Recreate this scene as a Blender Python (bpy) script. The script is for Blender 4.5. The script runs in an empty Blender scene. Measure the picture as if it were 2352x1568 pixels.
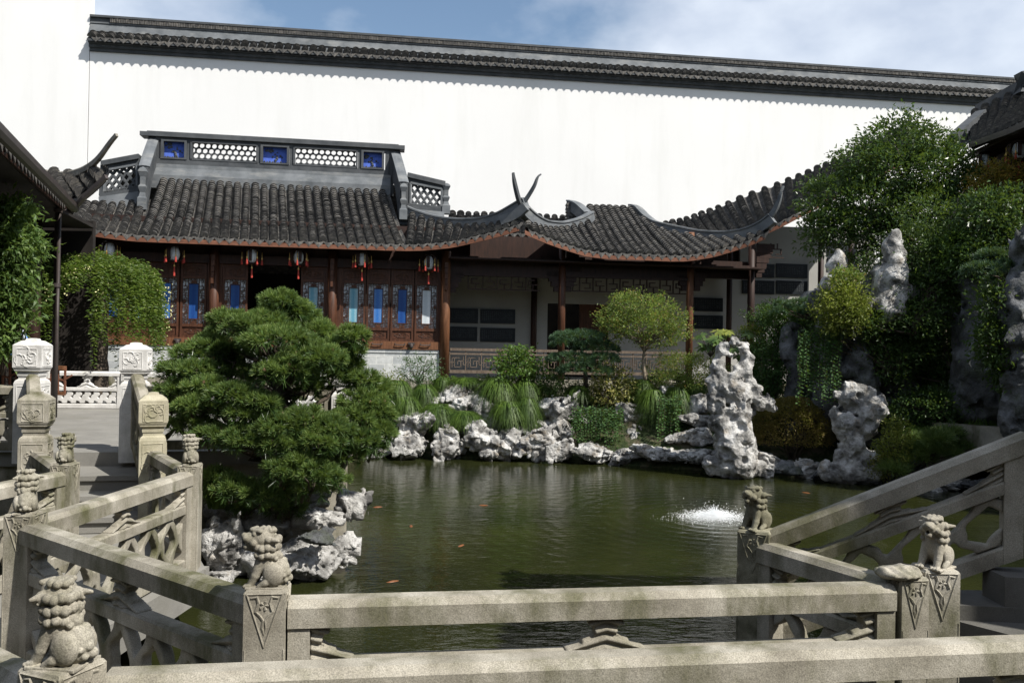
import bpy, math, random
import numpy as np
from mathutils import Matrix, Vector
random.seed(7); RNG = np.random.RandomState(11)
R = math.radians
SC = bpy.context.scene
COL = SC.collection
# ------------------------------------------------------------------ camera
FPX, CX, CY = 1905.0, 1176.0, 784.0          # focal length and centre of the 2352 px wide photograph
EYE = np.array([0.0, 0.0, 2.45]); PITCH, ROLL = R(0.48), R(1.0)
_f = np.array([0, math.cos(PITCH), math.sin(PITCH)])
_r0 = np.array([1.0, 0, 0]); _u0 = np.array([0, -math.sin(PITCH), math.cos(PITCH)])
_r = math.cos(ROLL)*_r0 + math.sin(ROLL)*_u0
_u = -math.sin(ROLL)*_r0 + math.cos(ROLL)*_u0
cam = bpy.data.cameras.new('camera'); camo = bpy.data.objects.new('camera', cam); COL.objects.link(camo)
cam.sensor_width = 36; cam.lens = FPX/2352*36; cam.clip_start = .05; cam.clip_end = 3000
camo.matrix_world = Matrix(((_r[0], _u[0], -_f[0], EYE[0]), (_r[1], _u[1], -_f[1], EYE[1]), (_r[2], _u[2], -_f[2], EYE[2]), (0, 0, 0, 1)))
SC.camera = camo
# ------------------------------------------------------------------ light
SUN_AZ, SUN_EL = R(56), R(49)                 # azimuth from -Y towards +X
sdir = np.array([math.sin(SUN_AZ)*math.cos(SUN_EL), -math.cos(SUN_AZ)*math.cos(SUN_EL), math.sin(SUN_EL)])
sun = bpy.data.lights.new('sun', 'SUN'); sun.energy = 5.0; sun.angle = R(.53); sun.color = (1.0, .955, .88)
suno = bpy.data.objects.new('sun', sun); COL.objects.link(suno)
suno.rotation_euler = Vector(sdir).to_track_quat('Z', 'Y').to_euler()
SC.view_settings.view_transform = 'Standard'; SC.view_settings.look = 'None'
SC.view_settings.exposure = .62; SC.view_settings.gamma = 1
w = bpy.data.worlds.new('World'); SC.world = w; w.use_nodes = True
nt = w.node_tree; N = nt.nodes; L = nt.links
bg = N['Background']; bg.inputs['Strength'].default_value = .085
sky = N.new('ShaderNodeTexSky'); sky.sky_type = 'NISHITA'; sky.sun_disc = False
sky.sun_elevation = SUN_EL; sky.sun_rotation = math.pi - SUN_AZ
sky.air_density = 1.3; sky.dust_density = 1.2; sky.ozone_density = 2.5
tc = N.new('ShaderNodeTexCoord'); mp = N.new('ShaderNodeMapping'); mp.inputs['Scale'].default_value = (1, 1, 1.7)
mp.inputs['Location'].default_value = (4.0, 2.1, .7)
L.new(tc.outputs['Generated'], mp.inputs['Vector'])
n1 = N.new('ShaderNodeTexNoise'); n1.inputs['Scale'].default_value = 2.1; n1.inputs['Detail'].default_value = 8; n1.inputs['Roughness'].default_value = .52
L.new(mp.outputs['Vector'], n1.inputs['Vector'])
cr = N.new('ShaderNodeValToRGB'); cr.color_ramp.elements[0].position = .42; cr.color_ramp.elements[1].position = .58
L.new(n1.outputs['Fac'], cr.inputs['Fac'])
ml = N.new('ShaderNodeMath'); ml.operation = 'MULTIPLY'; ml.inputs[1].default_value = .8; L.new(cr.outputs['Color'], ml.inputs[0])
mx = N.new('ShaderNodeMixRGB'); L.new(ml.outputs[0], mx.inputs['Fac']); L.new(sky.outputs['Color'], mx.inputs['Color1'])
cl = N.new('ShaderNodeTexNoise'); cl.inputs['Scale'].default_value = 5.5; cl.inputs['Detail'].default_value = 7; L.new(mp.outputs['Vector'], cl.inputs['Vector'])
c2 = N.new('ShaderNodeValToRGB'); c2.color_ramp.elements[0].position = .40; c2.color_ramp.elements[1].position = .62; L.new(cl.outputs['Fac'], c2.inputs['Fac'])
c3 = N.new('ShaderNodeMixRGB'); c3.inputs['Color1'].default_value = (5.3, 5.9, 7.0, 1); c3.inputs['Color2'].default_value = (8.0, 8.5, 9.2, 1); L.new(c2.outputs['Color'], c3.inputs['Fac']); L.new(c3.outputs['Color'], mx.inputs['Color2'])
L.new(mx.outputs['Color'], bg.inputs['Color'])
SC.cycles.max_bounces = 6; SC.cycles.transparent_max_bounces = 6

# ------------------------------------------------------------------ measuring helpers
def ray(px, py):
    return _f + (px-CX)/FPX*_r + (CY-py)/FPX*_u
def at(px, py, Y):                            # point at depth Y seen at a photo position
    d = ray(px, py); return EYE + d*(Y/d[1])
def onz(px, py, z):                           # point on a horizontal plane
    d = ray(px, py); return EYE + d*((z-EYE[2])/d[2])
BA = R(9); BU = np.array([math.cos(BA), math.sin(BA), 0]); BV = np.array([-math.sin(BA), math.cos(BA), 0])
BO = at(1020, 870, 21.0).copy(); BO[2] = 0
def bl(px, py, b):                            # point on the vertical plane b metres behind the hall front
    d = ray(px, py); t = (np.dot(BO + BV*b - EYE, BV))/np.dot(d, BV); return EYE + d*t
def ba(px, py, b):                            # the same as (along, height)
    p = bl(px, py, b); return float(np.dot(p-BO, BU)), float(p[2])
def bw(a, b, z):
    return BO + BU*a + BV*b + np.array([0, 0, z])

# ------------------------------------------------------------------ noise
_T = np.random.RandomState(3).rand(4096)
def vnoise(p):
    i = np.floor(p).astype(np.int64); f = p - i; f = f*f*(3-2*f)
    def h(dx, dy, dz):
        return _T[((i[..., 0]+dx)*73856093 ^ (i[..., 1]+dy)*19349663 ^ (i[..., 2]+dz)*83492791) & 4095]
    x, y, z = f[..., 0], f[..., 1], f[..., 2]
    a = h(0,0,0)*(1-x)+h(1,0,0)*x; b = h(0,1,0)*(1-x)+h(1,1,0)*x
    c = h(0,0,1)*(1-x)+h(1,0,1)*x; d = h(0,1,1)*(1-x)+h(1,1,1)*x
    return (a*(1-y)+b*y)*(1-z)+(c*(1-y)+d*y)*z
def fbm(p, o=4, ridge=False):
    s = 0; a = .5; q = p
    for k in range(o):
        v = vnoise(q + 17.3*k)
        if ridge: v = 1-np.abs(2*v-1)
        s = s + a*v; a *= .5; q = q*2.03
    return s

# ------------------------------------------------------------------ mesh builder
class MB:
    def __init__(s): s.V = []; s.F = []; s.n = 0
    def add(s, V, F):
        V = np.asarray(V, float).reshape(-1, 3); off = s.n
        s.V.append(V); s.n += len(V)
        if isinstance(F, np.ndarray): s.F.append(F.astype(np.int64)+off)
        else:
            by = {}
            for f in F: by.setdefault(len(f), []).append(f)
            for k, v in by.items(): s.F.append(np.array(v, dtype=np.int64)+off)
        return s
    def box(s, c, size, rz=0, M=None, ax=None):
        c = np.asarray(c, float); hx, hy, hz = [q/2 for q in size]
        v = np.array([[x, y, z] for x in (-hx, hx) for y in (-hy, hy) for z in (-hz, hz)])
        if ax is not None: v = v[:, :1]*ax[0] + v[:, 1:2]*ax[1] + v[:, 2:]*ax[2]
        elif rz: v = np.stack([v[:,0]*math.cos(rz)-v[:,1]*math.sin(rz), v[:,0]*math.sin(rz)+v[:,1]*math.cos(rz), v[:,2]], 1)
        return s.add(v+c, [(0,1,3,2),(4,6,7,5),(0,4,5,1),(2,3,7,6),(0,2,6,4),(1,5,7,3)])
    def beam(s, p, q, w_, h_, up=(0,0,1), cham=0):    # rectangular bar between two points, optional top chamfer
        p = np.asarray(p, float); q = np.asarray(q, float); d = q-p; d /= np.linalg.norm(d)
        up = np.asarray(up, float); sd = np.cross(d, up); sd /= np.linalg.norm(sd); u2 = np.cross(sd, d)
        if abs(up[2]) > .9: u2 = np.array([0, 0, 1.0])
        w2, h2 = w_/2, h_/2
        if cham: pr = [(-w2,-h2),(w2,-h2),(w2,h2-cham),(w2-cham,h2),(-w2+cham,h2),(-w2,h2-cham)]
        else: pr = [(-w2,-h2),(w2,-h2),(w2,h2),(-w2,h2)]
        n = len(pr); V = [p+sd*a+u2*b for a, b in pr]+[q+sd*a+u2*b for a, b in pr]
        F = [tuple(range(n-1, -1, -1)), tuple(range(n, 2*n))]+[(i, (i+1) % n, n+(i+1) % n, n+i) for i in range(n)]
        return s.add(V, F)
    def tube(s, pts, rad, n=8, cap=True):
        pts = np.asarray(pts, float); m = len(pts); rad = np.ones(m)*rad if np.isscalar(rad) else np.asarray(rad)
        V = []; prev = None
        for i in range(m):
            d = pts[min(i+1, m-1)]-pts[max(i-1, 0)]; d = d/(np.linalg.norm(d)+1e-9)
            ref = prev if prev is not None else (np.array([1.0,0,0]) if abs(d[2]) > .8 else np.array([0,0,1.0]))
            a = ref-d*np.dot(ref, d); a /= np.linalg.norm(a)+1e-9; prev = a; b = np.cross(d, a)
            for k in range(n):
                t = 2*math.pi*k/n; V.append(pts[i]+rad[i]*(a*math.cos(t)+b*math.sin(t)))
        F = [(i*n+k, i*n+(k+1) % n, (i+1)*n+(k+1) % n, (i+1)*n+k) for i in range(m-1) for k in range(n)]
        if cap: F += [tuple(range(n-1, -1, -1)), tuple((m-1)*n+k for k in range(n))]
        return s.add(V, F)
    def sweep(s, pts, prof, side=None, closed=True):  # prof: list of (sideways, up) or function of index
        pts = np.asarray(pts, float); m = len(pts); V = []
        for i in range(m):
            d = pts[min(i+1, m-1)]-pts[max(i-1, 0)]; d = d/(np.linalg.norm(d)+1e-9)
            sd = np.cross(d, [0, 0, 1.0]) if side is None else np.asarray(side, float); sd = sd/(np.linalg.norm(sd)+1e-9)
            up = np.cross(sd, d); up /= np.linalg.norm(up)+1e-9
            pr = prof(i/(m-1)) if callable(prof) else prof
            for a, b in pr: V.append(pts[i]+sd*a+up*b)
        n = len(V)//m
        F = [(i*n+k, i*n+(k+1) % n, (i+1)*n+(k+1) % n, (i+1)*n+k) for i in range(m-1) for k in range(n if closed else n-1)]
        if closed: F += [tuple(range(n-1, -1, -1)), tuple((m-1)*n+k for k in range(n))]
        return s.add(V, F)
    def lathe(s, prof, c=(0,0,0), n=16, sq=False, rz=0):  # prof (radius, z); sq = square section
        V = []
        k = 4 if sq else n
        for r_, z in prof:
            for j in range(k):
                t = 2*math.pi*(j+.5)/k+rz if sq else 2*math.pi*j/k+rz
                rr = r_*math.sqrt(2) if sq else r_
                V.append((c[0]+rr*math.cos(t), c[1]+rr*math.sin(t), c[2]+z))
        m = len(prof)
        F = [(i*k+j, i*k+(j+1) % k, (i+1)*k+(j+1) % k, (i+1)*k+j) for i in range(m-1) for j in range(k)]
        F += [tuple(range(k-1, -1, -1)), tuple((m-1)*k+j for j in range(k))]
        return s.add(V, F)
    def prism(s, poly, z0, z1):
        n = len(poly); V = [(p[0], p[1], z0) for p in poly]+[(p[0], p[1], z1) for p in poly]
        return s.add(V, [tuple(range(n-1, -1, -1)), tuple(range(n, 2*n))]+[(i, (i+1) % n, n+(i+1) % n, n+i) for i in range(n)])
    def build(s, name, mat, parent=None, smooth=False, loc=None, rz=0):
        V = np.concatenate(s.V) if s.V else np.zeros((0, 3)); org = np.zeros(3)
        if loc is not None: org = np.asarray(loc, float)
        elif parent is not None and parent.get('_w') is not None: org = np.array(parent['_w'][:])
        Vl = (V-org) if parent is None or parent.get('_w') is not None else V
        me = bpy.data.meshes.new(name); me.vertices.add(len(V)); me.vertices.foreach_set('co', Vl.astype(np.float32).ravel())
        lt = np.concatenate([np.full(len(f), f.shape[1]) for f in s.F]); li = np.concatenate([f.ravel() for f in s.F])
        me.loops.add(len(li)); me.loops.foreach_set('vertex_index', li.astype(np.int32))
        me.polygons.add(len(lt)); ls = np.zeros(len(lt), np.int32); ls[1:] = np.cumsum(lt)[:-1]
        me.polygons.foreach_set('loop_start', ls); me.polygons.foreach_set('loop_total', lt.astype(np.int32))
        me.polygons.foreach_set('use_smooth', np.full(len(lt), bool(smooth)))
        me.update(calc_edges=True); me.validate()
        if not smooth: me.shade_flat()
        if mat is not None: me.materials.append(mat)
        o = bpy.data.objects.new(name, me); COL.objects.link(o)
        if parent is not None: o.parent = parent
        elif loc is not None: o.location = org
        o['_w'] = list(map(float, org)) if (parent is None or parent.get('_w') is not None) else None
        if o['_w'] is None: del o['_w']
        return o

def thing(name, label, cat, loc=(0,0,0), rz=0, group=None, local=False):
    o = bpy.data.objects.new(name, None); COL.objects.link(o); o.location = tuple(float(v) for v in loc); o.rotation_euler = (0,0,rz)
    o.empty_display_size = .1
    o['label'] = label; o['category'] = cat
    if group: o['group'] = group
    if not local: o['_w'] = [float(v) for v in loc]
    return o
def tag(o, label, cat, group=None):
    o['label'] = label; o['category'] = cat
    if group: o['group'] = group
    return o
def structure(o): o['kind'] = 'structure'; return o
def dup(root, loc, rz, label, group=None, sc=1.0):
    r = root.copy(); COL.objects.link(r); r.location = tuple(float(v) for v in loc); r.rotation_euler = (0,0,rz); r['label'] = label
    r.scale = (sc, sc, sc)
    if group: r['group'] = group
    def rec(a, b):
        for ch in list(a.children):
            c = ch.copy(); COL.objects.link(c); c.parent = b; rec(ch, c)
    rec(root, r); return r

# ------------------------------------------------------------------ implicit surfaces
def surfnet(fn, lo, hi, h):
    lo = np.asarray(lo, float); hi = np.asarray(hi, float); n = np.maximum(np.ceil((hi-lo)/h).astype(int)+1, 4)
    g = np.stack(np.meshgrid(*[lo[k]+h*np.arange(n[k]) for k in range(3)], indexing='ij'), -1)
    D = fn(g).astype(np.float32)
    D[0] = D[-1] = 1; D[:, 0] = D[:, -1] = 1; D[:, :, 0] = D[:, :, -1] = 1
    S = D < 0; C = np.zeros(tuple(n-1)+(3,)); K = np.zeros(tuple(n-1))
    Fq = []
    offs = {0: [(0,0,0),(0,-1,0),(0,-1,-1),(0,0,-1)], 1: [(0,0,0),(0,0,-1),(-1,0,-1),(-1,0,0)], 2: [(0,0,0),(-1,0,0),(-1,-1,0),(0,-1,0)]}
    E = {}
    for ax in range(3):
        sl0 = [slice(None)]*3; sl1 = [slice(None)]*3; sl0[ax] = slice(0, -1); sl1[ax] = slice(1, None)
        a = D[tuple(sl0)]; b = D[tuple(sl1)]; cr_ = S[tuple(sl0)] != S[tuple(sl1)]
        idx = np.argwhere(cr_); da = a[cr_]; db = b[cr_]; t = da/(da-db)
        P = idx.astype(float); P[:, ax] += t
        for o in offs[ax]:
            ci = idx+np.array(o); ok = np.all((ci >= 0) & (ci < n-1), 1)
            c = ci[ok]; np.add.at(C, (c[:,0], c[:,1], c[:,2]), P[ok]); np.add.at(K, (c[:,0], c[:,1], c[:,2]), 1)
        E[ax] = (idx, da < 0)
    act = K > 0; ids = -np.ones(K.shape, np.int64); ids[act] = np.arange(act.sum())
    V = lo + h*(C[act]/K[act][:, None])
    for ax in range(3):
        idx, neg = E[ax]; q = [idx+np.array(o) for o in offs[ax]]
        ok = np.all([np.all((c >= 0) & (c < n-1), 1) for c in q], 0)
        f = np.stack([ids[c[ok][:,0], c[ok][:,1], c[ok][:,2]] for c in q], 1); ng = neg[ok]
        f[~ng] = f[~ng][:, ::-1]; Fq.append(f[:, ::-1])
    return V, np.concatenate(Fq)
def smin(a, b, k):
    h_ = np.clip(.5+.5*(b-a)/k, 0, 1); return b*(1-h_)+a*h_-k*h_*(1-h_)
def sd_cap(p, a, b, ra, rb):
    a = np.asarray(a, float); b = np.asarray(b, float); ab = b-a; t = np.clip(((p-a)@ab)/max(ab@ab, 1e-9), 0, 1)
    return np.linalg.norm(p-(a+t[..., None]*ab), axis=-1)-(ra+(rb-ra)*t)
def sd_ell(p, c, r_, M=None):
    q = p-np.asarray(c, float)
    if M is not None: q = q@np.asarray(M)
    r_ = np.asarray(r_, float); k0 = np.linalg.norm(q/r_, axis=-1); k1 = np.linalg.norm(q/(r_*r_), axis=-1)+1e-9
    return k0*(k0-1)/k1

# ------------------------------------------------------------------ materials
def newmat(name):
    m = bpy.data.materials.new(name); m.use_nodes = True; t = m.node_tree
    return m, t, t.nodes, t.links, t.nodes['Principled BSDF']
def noisenode(N_, L_, vec, sc_, det=5, ro=.55, stretch=None):
    if stretch:
        q = N_.new('ShaderNodeMapping'); q.inputs['Scale'].default_value = stretch; L_.new(vec, q.inputs['Vector']); vec = q.outputs['Vector']
    n = N_.new('ShaderNodeTexNoise'); n.inputs['Scale'].default_value = sc_; n.inputs['Detail'].default_value = det; n.inputs['Roughness'].default_value = ro
    L_.new(vec, n.inputs['Vector']); return n.outputs['Fac']
def ramp(N_, L_, fac, stops):
    c = N_.new('ShaderNodeValToRGB'); e = c.color_ramp.elements
    while len(e) < len(stops): e.new(.5)
    for q, (p, col) in zip(e, stops): q.position = p; q.color = (*col, 1) if len(col) == 3 else col
    L_.new(fac, c.inputs['Fac']); return c.outputs['Color']
def mix(N_, L_, fac, a, b, mode='MIX'):
    m = N_.new('ShaderNodeMixRGB'); m.blend_type = mode
    for s_, v in (('Fac', fac), ('Color1', a), ('Color2', b)):
        if hasattr(v, 'links'): L_.new(v, m.inputs[s_])
        elif isinstance(v, (int, float)): m.inputs[s_].default_value = v
        else: m.inputs[s_].default_value = (*v, 1)
    return m.outputs['Color']
def surf(name, stops, scale=3, det=6, rough=.8, bump=.2, bscale=30, bdist=.02, stain=None, speck=0, stretch=None, spec=.3, metal=0, coords='Object'):
    m, t, N_, L_, b = newmat(name)
    tc_ = N_.new('ShaderNodeTexCoord') if coords == 'Object' else N_.new('ShaderNodeNewGeometry')
    v = tc_.outputs['Object'] if coords == 'Object' else tc_.outputs['Position']
    col = ramp(N_, L_, noisenode(N_, L_, v, scale, det, .6, stretch), stops)
    if stain:
        (sc_, lo_, hi_, c_, st_) = stain
        f = ramp(N_, L_, noisenode(N_, L_, v, sc_, 7, .65, st_), [(lo_, (0,0,0)), (hi_, (1,1,1))]); col = mix(N_, L_, f, col, c_)
    if speck:
        f = ramp(N_, L_, noisenode(N_, L_, v, 220, 2, .6), [(.3, (1-speck,)*3), (.7, (1+speck,)*3)]); col = mix(N_, L_, 1.0, col, f, 'MULTIPLY')
    L_.new(col, b.inputs['Base Color']); b.inputs['Roughness'].default_value = rough; b.inputs['Metallic'].default_value = metal
    b.inputs['Specular IOR Level'].default_value = spec
    if bump:
        bp = N_.new('ShaderNodeBump'); bp.inputs['Strength'].default_value = bump; bp.inputs['Distance'].default_value = bdist
        L_.new(noisenode(N_, L_, v, bscale, 6, .65, stretch), bp.inputs['Height']); L_.new(bp.outputs['Normal'], b.inputs['Normal'])
    return m
def leafmat(name, c1, c2, trans=.3, rough=.5, c3=None):
    m, t, N_, L_, b = newmat(name)
    g = N_.new('ShaderNodeNewGeometry')
    st = [(0, c1), (1, c2)] if c3 is None else [(0, c1), (.8, c2), (.93, c3)]
    col = ramp(N_, L_, g.outputs['Random Per Island'], st)
    big = ramp(N_, L_, noisenode(N_, L_, g.outputs['Position'], 2.2, 3, .6), [(.35, (.62,.66,.6)), (.68, (1.25,1.2,1.0))])
    col = mix(N_, L_, 1.0, col, big, 'MULTIPLY')
    L_.new(col, b.inputs['Base Color']); b.inputs['Roughness'].default_value = rough; b.inputs['Specular IOR Level'].default_value = .35
    tr = N_.new('ShaderNodeBsdfTranslucent'); L_.new(mix(N_, L_, .5, col, (.25,.35,.04), 'MIX'), tr.inputs['Color'])
    ms = N_.new('ShaderNodeMixShader'); ms.inputs['Fac'].default_value = trans
    L_.new(b.outputs[0], ms.inputs[1]); L_.new(tr.outputs[0], ms.inputs[2]); L_.new(ms.outputs[0], N_['Material Output'].inputs['Surface'])
    return m
M = {}
M['stone'] = surf('granite', [(.3,(.155,.14,.11)),(.5,(.26,.24,.195)),(.7,(.355,.332,.28))], 4, 8, .85, .4, 60, .006, (2.6,.46,.64,(.082,.08,.04),(1,1,.38)), .35, coords='W')
M['stone_pale'] = surf('pale_granite', [(.3,(.42,.41,.39)),(.6,(.58,.57,.55))], 6, 6, .8, .3, 60, .006, (3,.55,.8,(.3,.3,.26),(1,1,.4)), .2, coords='W')
M['stone_buff'] = surf('buff_sandstone', [(.3,(.26,.235,.165)),(.6,(.38,.35,.26))], 6, 6, .85, .4, 60, .006, (3,.5,.8,(.2,.19,.11),(1,1,.4)), .25, coords='W')
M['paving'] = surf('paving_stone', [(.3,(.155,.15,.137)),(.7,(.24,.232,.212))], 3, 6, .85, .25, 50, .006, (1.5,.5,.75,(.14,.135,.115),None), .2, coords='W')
M['step_dark'] = surf('shade_dark_paving', [(.3,(.07,.068,.06)),(.7,(.13,.125,.115))], 3, 6, .85, .3, 50, .006, None, .2, coords='W')  # pale paving darkened, putting the stair's shade into its colour
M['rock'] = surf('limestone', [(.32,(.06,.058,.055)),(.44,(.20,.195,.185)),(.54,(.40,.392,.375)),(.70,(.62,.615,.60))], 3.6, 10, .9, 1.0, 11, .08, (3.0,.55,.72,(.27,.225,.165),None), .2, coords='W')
M['rock_dark'] = surf('shade_grey_limestone', [(.28,(.022,.022,.022)),(.45,(.075,.078,.08)),(.7,(.22,.23,.245))], 2.6, 9, .9, 1.0, 9, .08, (2.5,.5,.7,(.06,.07,.045),None), .1, coords='W')  # limestone darkened to carry the rockery's shade; also one dark slab
M['tile'] = surf('grey_roof_tile', [(.3,(.04,.04,.041)),(.5,(.08,.077,.073)),(.72,(.16,.15,.138))], 9, 7, .9, .5, 40, .012, (14,.55,.68,(.17,.155,.13),None), .25, coords='W')
M['ridge'] = surf('ridge_plaster', [(.3,(.07,.078,.085)),(.7,(.15,.16,.17))], 2.5, 7, .8, .2, 25, .01, (1.6,.52,.8,(.22,.22,.21),(1,1,3)), .1, coords='W')
M['ridge_dark'] = surf('dark_ridge_plaster', [(.3,(.035,.04,.045)),(.7,(.08,.085,.09))], 3, 7, .75, .2, 25, .01, None, .1, coords='W')
M['blue'] = surf('blue_panel', [(.3,(.05,.10,.42)),(.7,(.09,.16,.55))], 12, 4, .8, .2, 40, .005, coords='W')
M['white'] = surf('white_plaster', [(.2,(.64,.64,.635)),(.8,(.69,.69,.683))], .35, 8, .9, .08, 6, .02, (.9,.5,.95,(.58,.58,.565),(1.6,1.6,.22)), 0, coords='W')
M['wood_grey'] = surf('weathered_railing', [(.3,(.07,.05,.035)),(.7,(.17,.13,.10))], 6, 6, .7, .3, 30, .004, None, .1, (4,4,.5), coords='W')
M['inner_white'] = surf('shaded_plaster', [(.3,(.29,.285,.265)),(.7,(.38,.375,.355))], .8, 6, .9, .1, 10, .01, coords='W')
M['wood_red'] = surf('red_brown_fascia', [(.3,(.085,.035,.02)),(.6,(.17,.07,.04)),(.8,(.25,.12,.08))], 5, 6, .7, .3, 40, .004, None, .15, (1,1,6), coords='W')
M['wood'] = surf('brown_timber', [(.3,(.075,.030,.013)),(.6,(.15,.065,.030)),(.85,(.24,.115,.06))], 6, 7, .6, .3, 30, .004, None, .1, (4,4,.5), coords='W')
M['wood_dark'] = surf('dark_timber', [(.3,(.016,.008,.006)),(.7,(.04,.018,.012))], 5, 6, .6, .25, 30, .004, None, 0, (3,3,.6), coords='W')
M['wood_door'] = surf('door_timber', [(.3,(.035,.015,.008)),(.6,(.08,.032,.017)),(.85,(.13,.058,.032))], 6, 7, .5, .25, 30, .004, None, 0, (4,4,.5), coords='W')
M['black'] = surf('black_slate', [(.3,(.008,.010,.012)),(.7,(.02,.024,.028))], 5, 5, .35, .1, 40, .004, coords='W')
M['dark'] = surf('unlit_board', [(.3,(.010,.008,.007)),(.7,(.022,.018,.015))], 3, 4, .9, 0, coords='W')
M['bark'] = surf('bark', [(.3,(.03,.022,.016)),(.7,(.10,.08,.06))], 9, 7, .9, .8, 25, .02, None, 0, (1,1,.3), coords='W')
M['bark_pale'] = surf('pale_bark', [(.3,(.09,.075,.05)),(.7,(.24,.2,.15))], 9, 6, .9, .5, 25, .01, None, 0, (1,1,.3), coords='W')
M['soil'] = surf('soil', [(.3,(.03,.025,.015)),(.7,(.085,.07,.045))], 4, 7, .95, .6, 20, .04, (2,.45,.6,(.04,.06,.02),None), coords='W')
M['metal'] = surf('painted_downpipe', [(.3,(.035,.028,.026)),(.7,(.06,.048,.044))], 6, 4, .45, .05, 30, .002, spec=.5, coords='W')
M['red'] = surf('red_silk', [(.3,(.28,.03,.02)),(.7,(.42,.055,.04))], 40, 2, .6, 0)
M['gold'] = surf('gold_thread', [(.3,(.5,.32,.08)),(.7,(.65,.45,.15))], 40, 2, .5, 0)
M['lampglass'] = surf('frosted_glass', [(.3,(.55,.58,.6)),(.7,(.68,.71,.74))], 3, 2, .35, 0)
def glass_pat(name, c1, c2):
    m, t, N_, L_, b = newmat(name); g = N_.new('ShaderNodeNewGeometry')
    vo = N_.new('ShaderNodeTexVoronoi'); vo.inputs['Scale'].default_value = 32; vo.inputs['Randomness'].default_value = .1; L_.new(g.outputs['Position'], vo.inputs['Vector'])
    f = ramp(N_, L_, vo.outputs['Distance'], [(.25,(1,1,1)),(.5,(0,0,0))])
    L_.new(mix(N_, L_, f, c1, c2), b.inputs['Base Color']); b.inputs['Roughness'].default_value = .3; return m
M['glass_blue'] = glass_pat('blue_glass', (.012,.05,.20), (.028,.11,.31))
M['glass_teal'] = glass_pat('teal_frosted_glass', (.10,.28,.38), (.40,.52,.55))
M['glass_mid'] = glass_pat('mid_blue_glass', (.03,.13,.40), (.16,.28,.48))
M['glass_white'] = glass_pat('white_frosted_glass', (.45,.50,.54), (.72,.75,.78))
M['groundcover'] = surf('ground_cover', [(.3,(.012,.02,.007)),(.5,(.03,.045,.013)),(.7,(.07,.075,.03))], 6, 8, .95, .9, 18, .06, (3,.5,.62,(.09,.075,.05),None), coords='W')
# brick
m, t, N_, L_, b = newmat('grey_brick'); g = N_.new('ShaderNodeTexCoord')
mpn = N_.new('ShaderNodeMapping'); mpn.inputs['Rotation'].default_value = (R(90), 0, 0); L_.new(g.outputs['Object'], mpn.inputs['Vector'])
br = N_.new('ShaderNodeTexBrick'); L_.new(mpn.outputs['Vector'], br.inputs['Vector']); br.inputs['Scale'].default_value = 1
br.inputs['Brick Width'].default_value = .40; br.inputs['Row Height'].default_value = .20; br.inputs['Mortar Size'].default_value = .006
br.inputs['Color1'].default_value = (.34,.36,.37,1); br.inputs['Color2'].default_value = (.50,.51,.50,1); br.inputs['Mortar'].default_value = (.62,.62,.58,1)
f = noisenode(N_, L_, g.outputs['Object'], 9, 6, .6)
L_.new(mix(N_, L_, 1.0, br.outputs['Color'], ramp(N_, L_, f, [(.3,(.75,.75,.75)),(.7,(1.1,1.1,1.1))]), 'MULTIPLY'), b.inputs['Base Color']); b.inputs['Roughness'].default_value = .85
M['brick'] = m
# water
m, t, N_, L_, b = newmat('pond_water'); g = N_.new('ShaderNodeNewGeometry')
b.inputs['Base Color'].default_value = (.032,.04,.012,1); b.inputs['Roughness'].default_value = .035; b.inputs['IOR'].default_value = 1.33
b.inputs['Specular IOR Level'].default_value = .5
L_.new(ramp(N_, L_, noisenode(N_, L_, g.outputs['Position'], .35, 4, .6), [(.35,(.010,.0125,.0045)),(.65,(.022,.025,.007))]), b.inputs['Base Color'])
dsn = N_.new('ShaderNodeVectorMath'); dsn.operation = 'DISTANCE'; L_.new(g.outputs['Position'], dsn.inputs[0])
FOUNT = onz(1640, 1190, 0.0); dsn.inputs[1].default_value = tuple(FOUNT)
wv = N_.new('ShaderNodeMath'); wv.operation = 'MULTIPLY'; wv.inputs[1].default_value = 26; L_.new(dsn.outputs['Value'], wv.inputs[0])
sn = N_.new('ShaderNodeMath'); sn.operation = 'SINE'; L_.new(wv.outputs[0], sn.inputs[0])
fa = N_.new('ShaderNodeMapRange'); fa.inputs['From Min'].default_value = .2; fa.inputs['From Max'].default_value = 6; fa.inputs['To Min'].default_value = .16; fa.inputs['To Max'].default_value = 0.015
L_.new(dsn.outputs['Value'], fa.inputs['Value'])
m2 = N_.new('ShaderNodeMath'); m2.operation = 'MULTIPLY'; L_.new(sn.outputs[0], m2.inputs[0]); L_.new(fa.outputs[0], m2.inputs[1])
n_a = noisenode(N_, L_, g.outputs['Position'], 3.2, 4, .6, (.8,1.5,1)); n_b = noisenode(N_, L_, g.outputs['Position'], 13, 3, .55, (.7,1.4,1))
ad = N_.new('ShaderNodeMath'); ad.operation = 'MULTIPLY_ADD'; L_.new(n_b, ad.inputs[0]); ad.inputs[1].default_value = .35; L_.new(n_a, ad.inputs[2])
ad2 = N_.new('ShaderNodeMath'); ad2.operation = 'ADD'; L_.new(ad.outputs[0], ad2.inputs[0]); L_.new(m2.outputs[0], ad2.inputs[1])
bp = N_.new('ShaderNodeBump'); bp.inputs['Strength'].default_value = .21; bp.inputs['Distance'].default_value = .045; L_.new(ad2.outputs[0], bp.inputs['Height']); L_.new(bp.outputs['Normal'], b.inputs['Normal'])
M['water'] = m
M['spray'] = surf('water_spray', [(.3,(.85,.88,.9)),(.7,(.93,.95,.97))], 4, 2, .2, 0)
M['koi'] = surf('orange_koi', [(.3,(.12,.04,.015)),(.7,(.19,.075,.025))], 20, 2, .4, 0)
M['leaf_pine'] = leafmat('pine_needles', (.058,.125,.042), (.20,.265,.085), .33)
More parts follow.
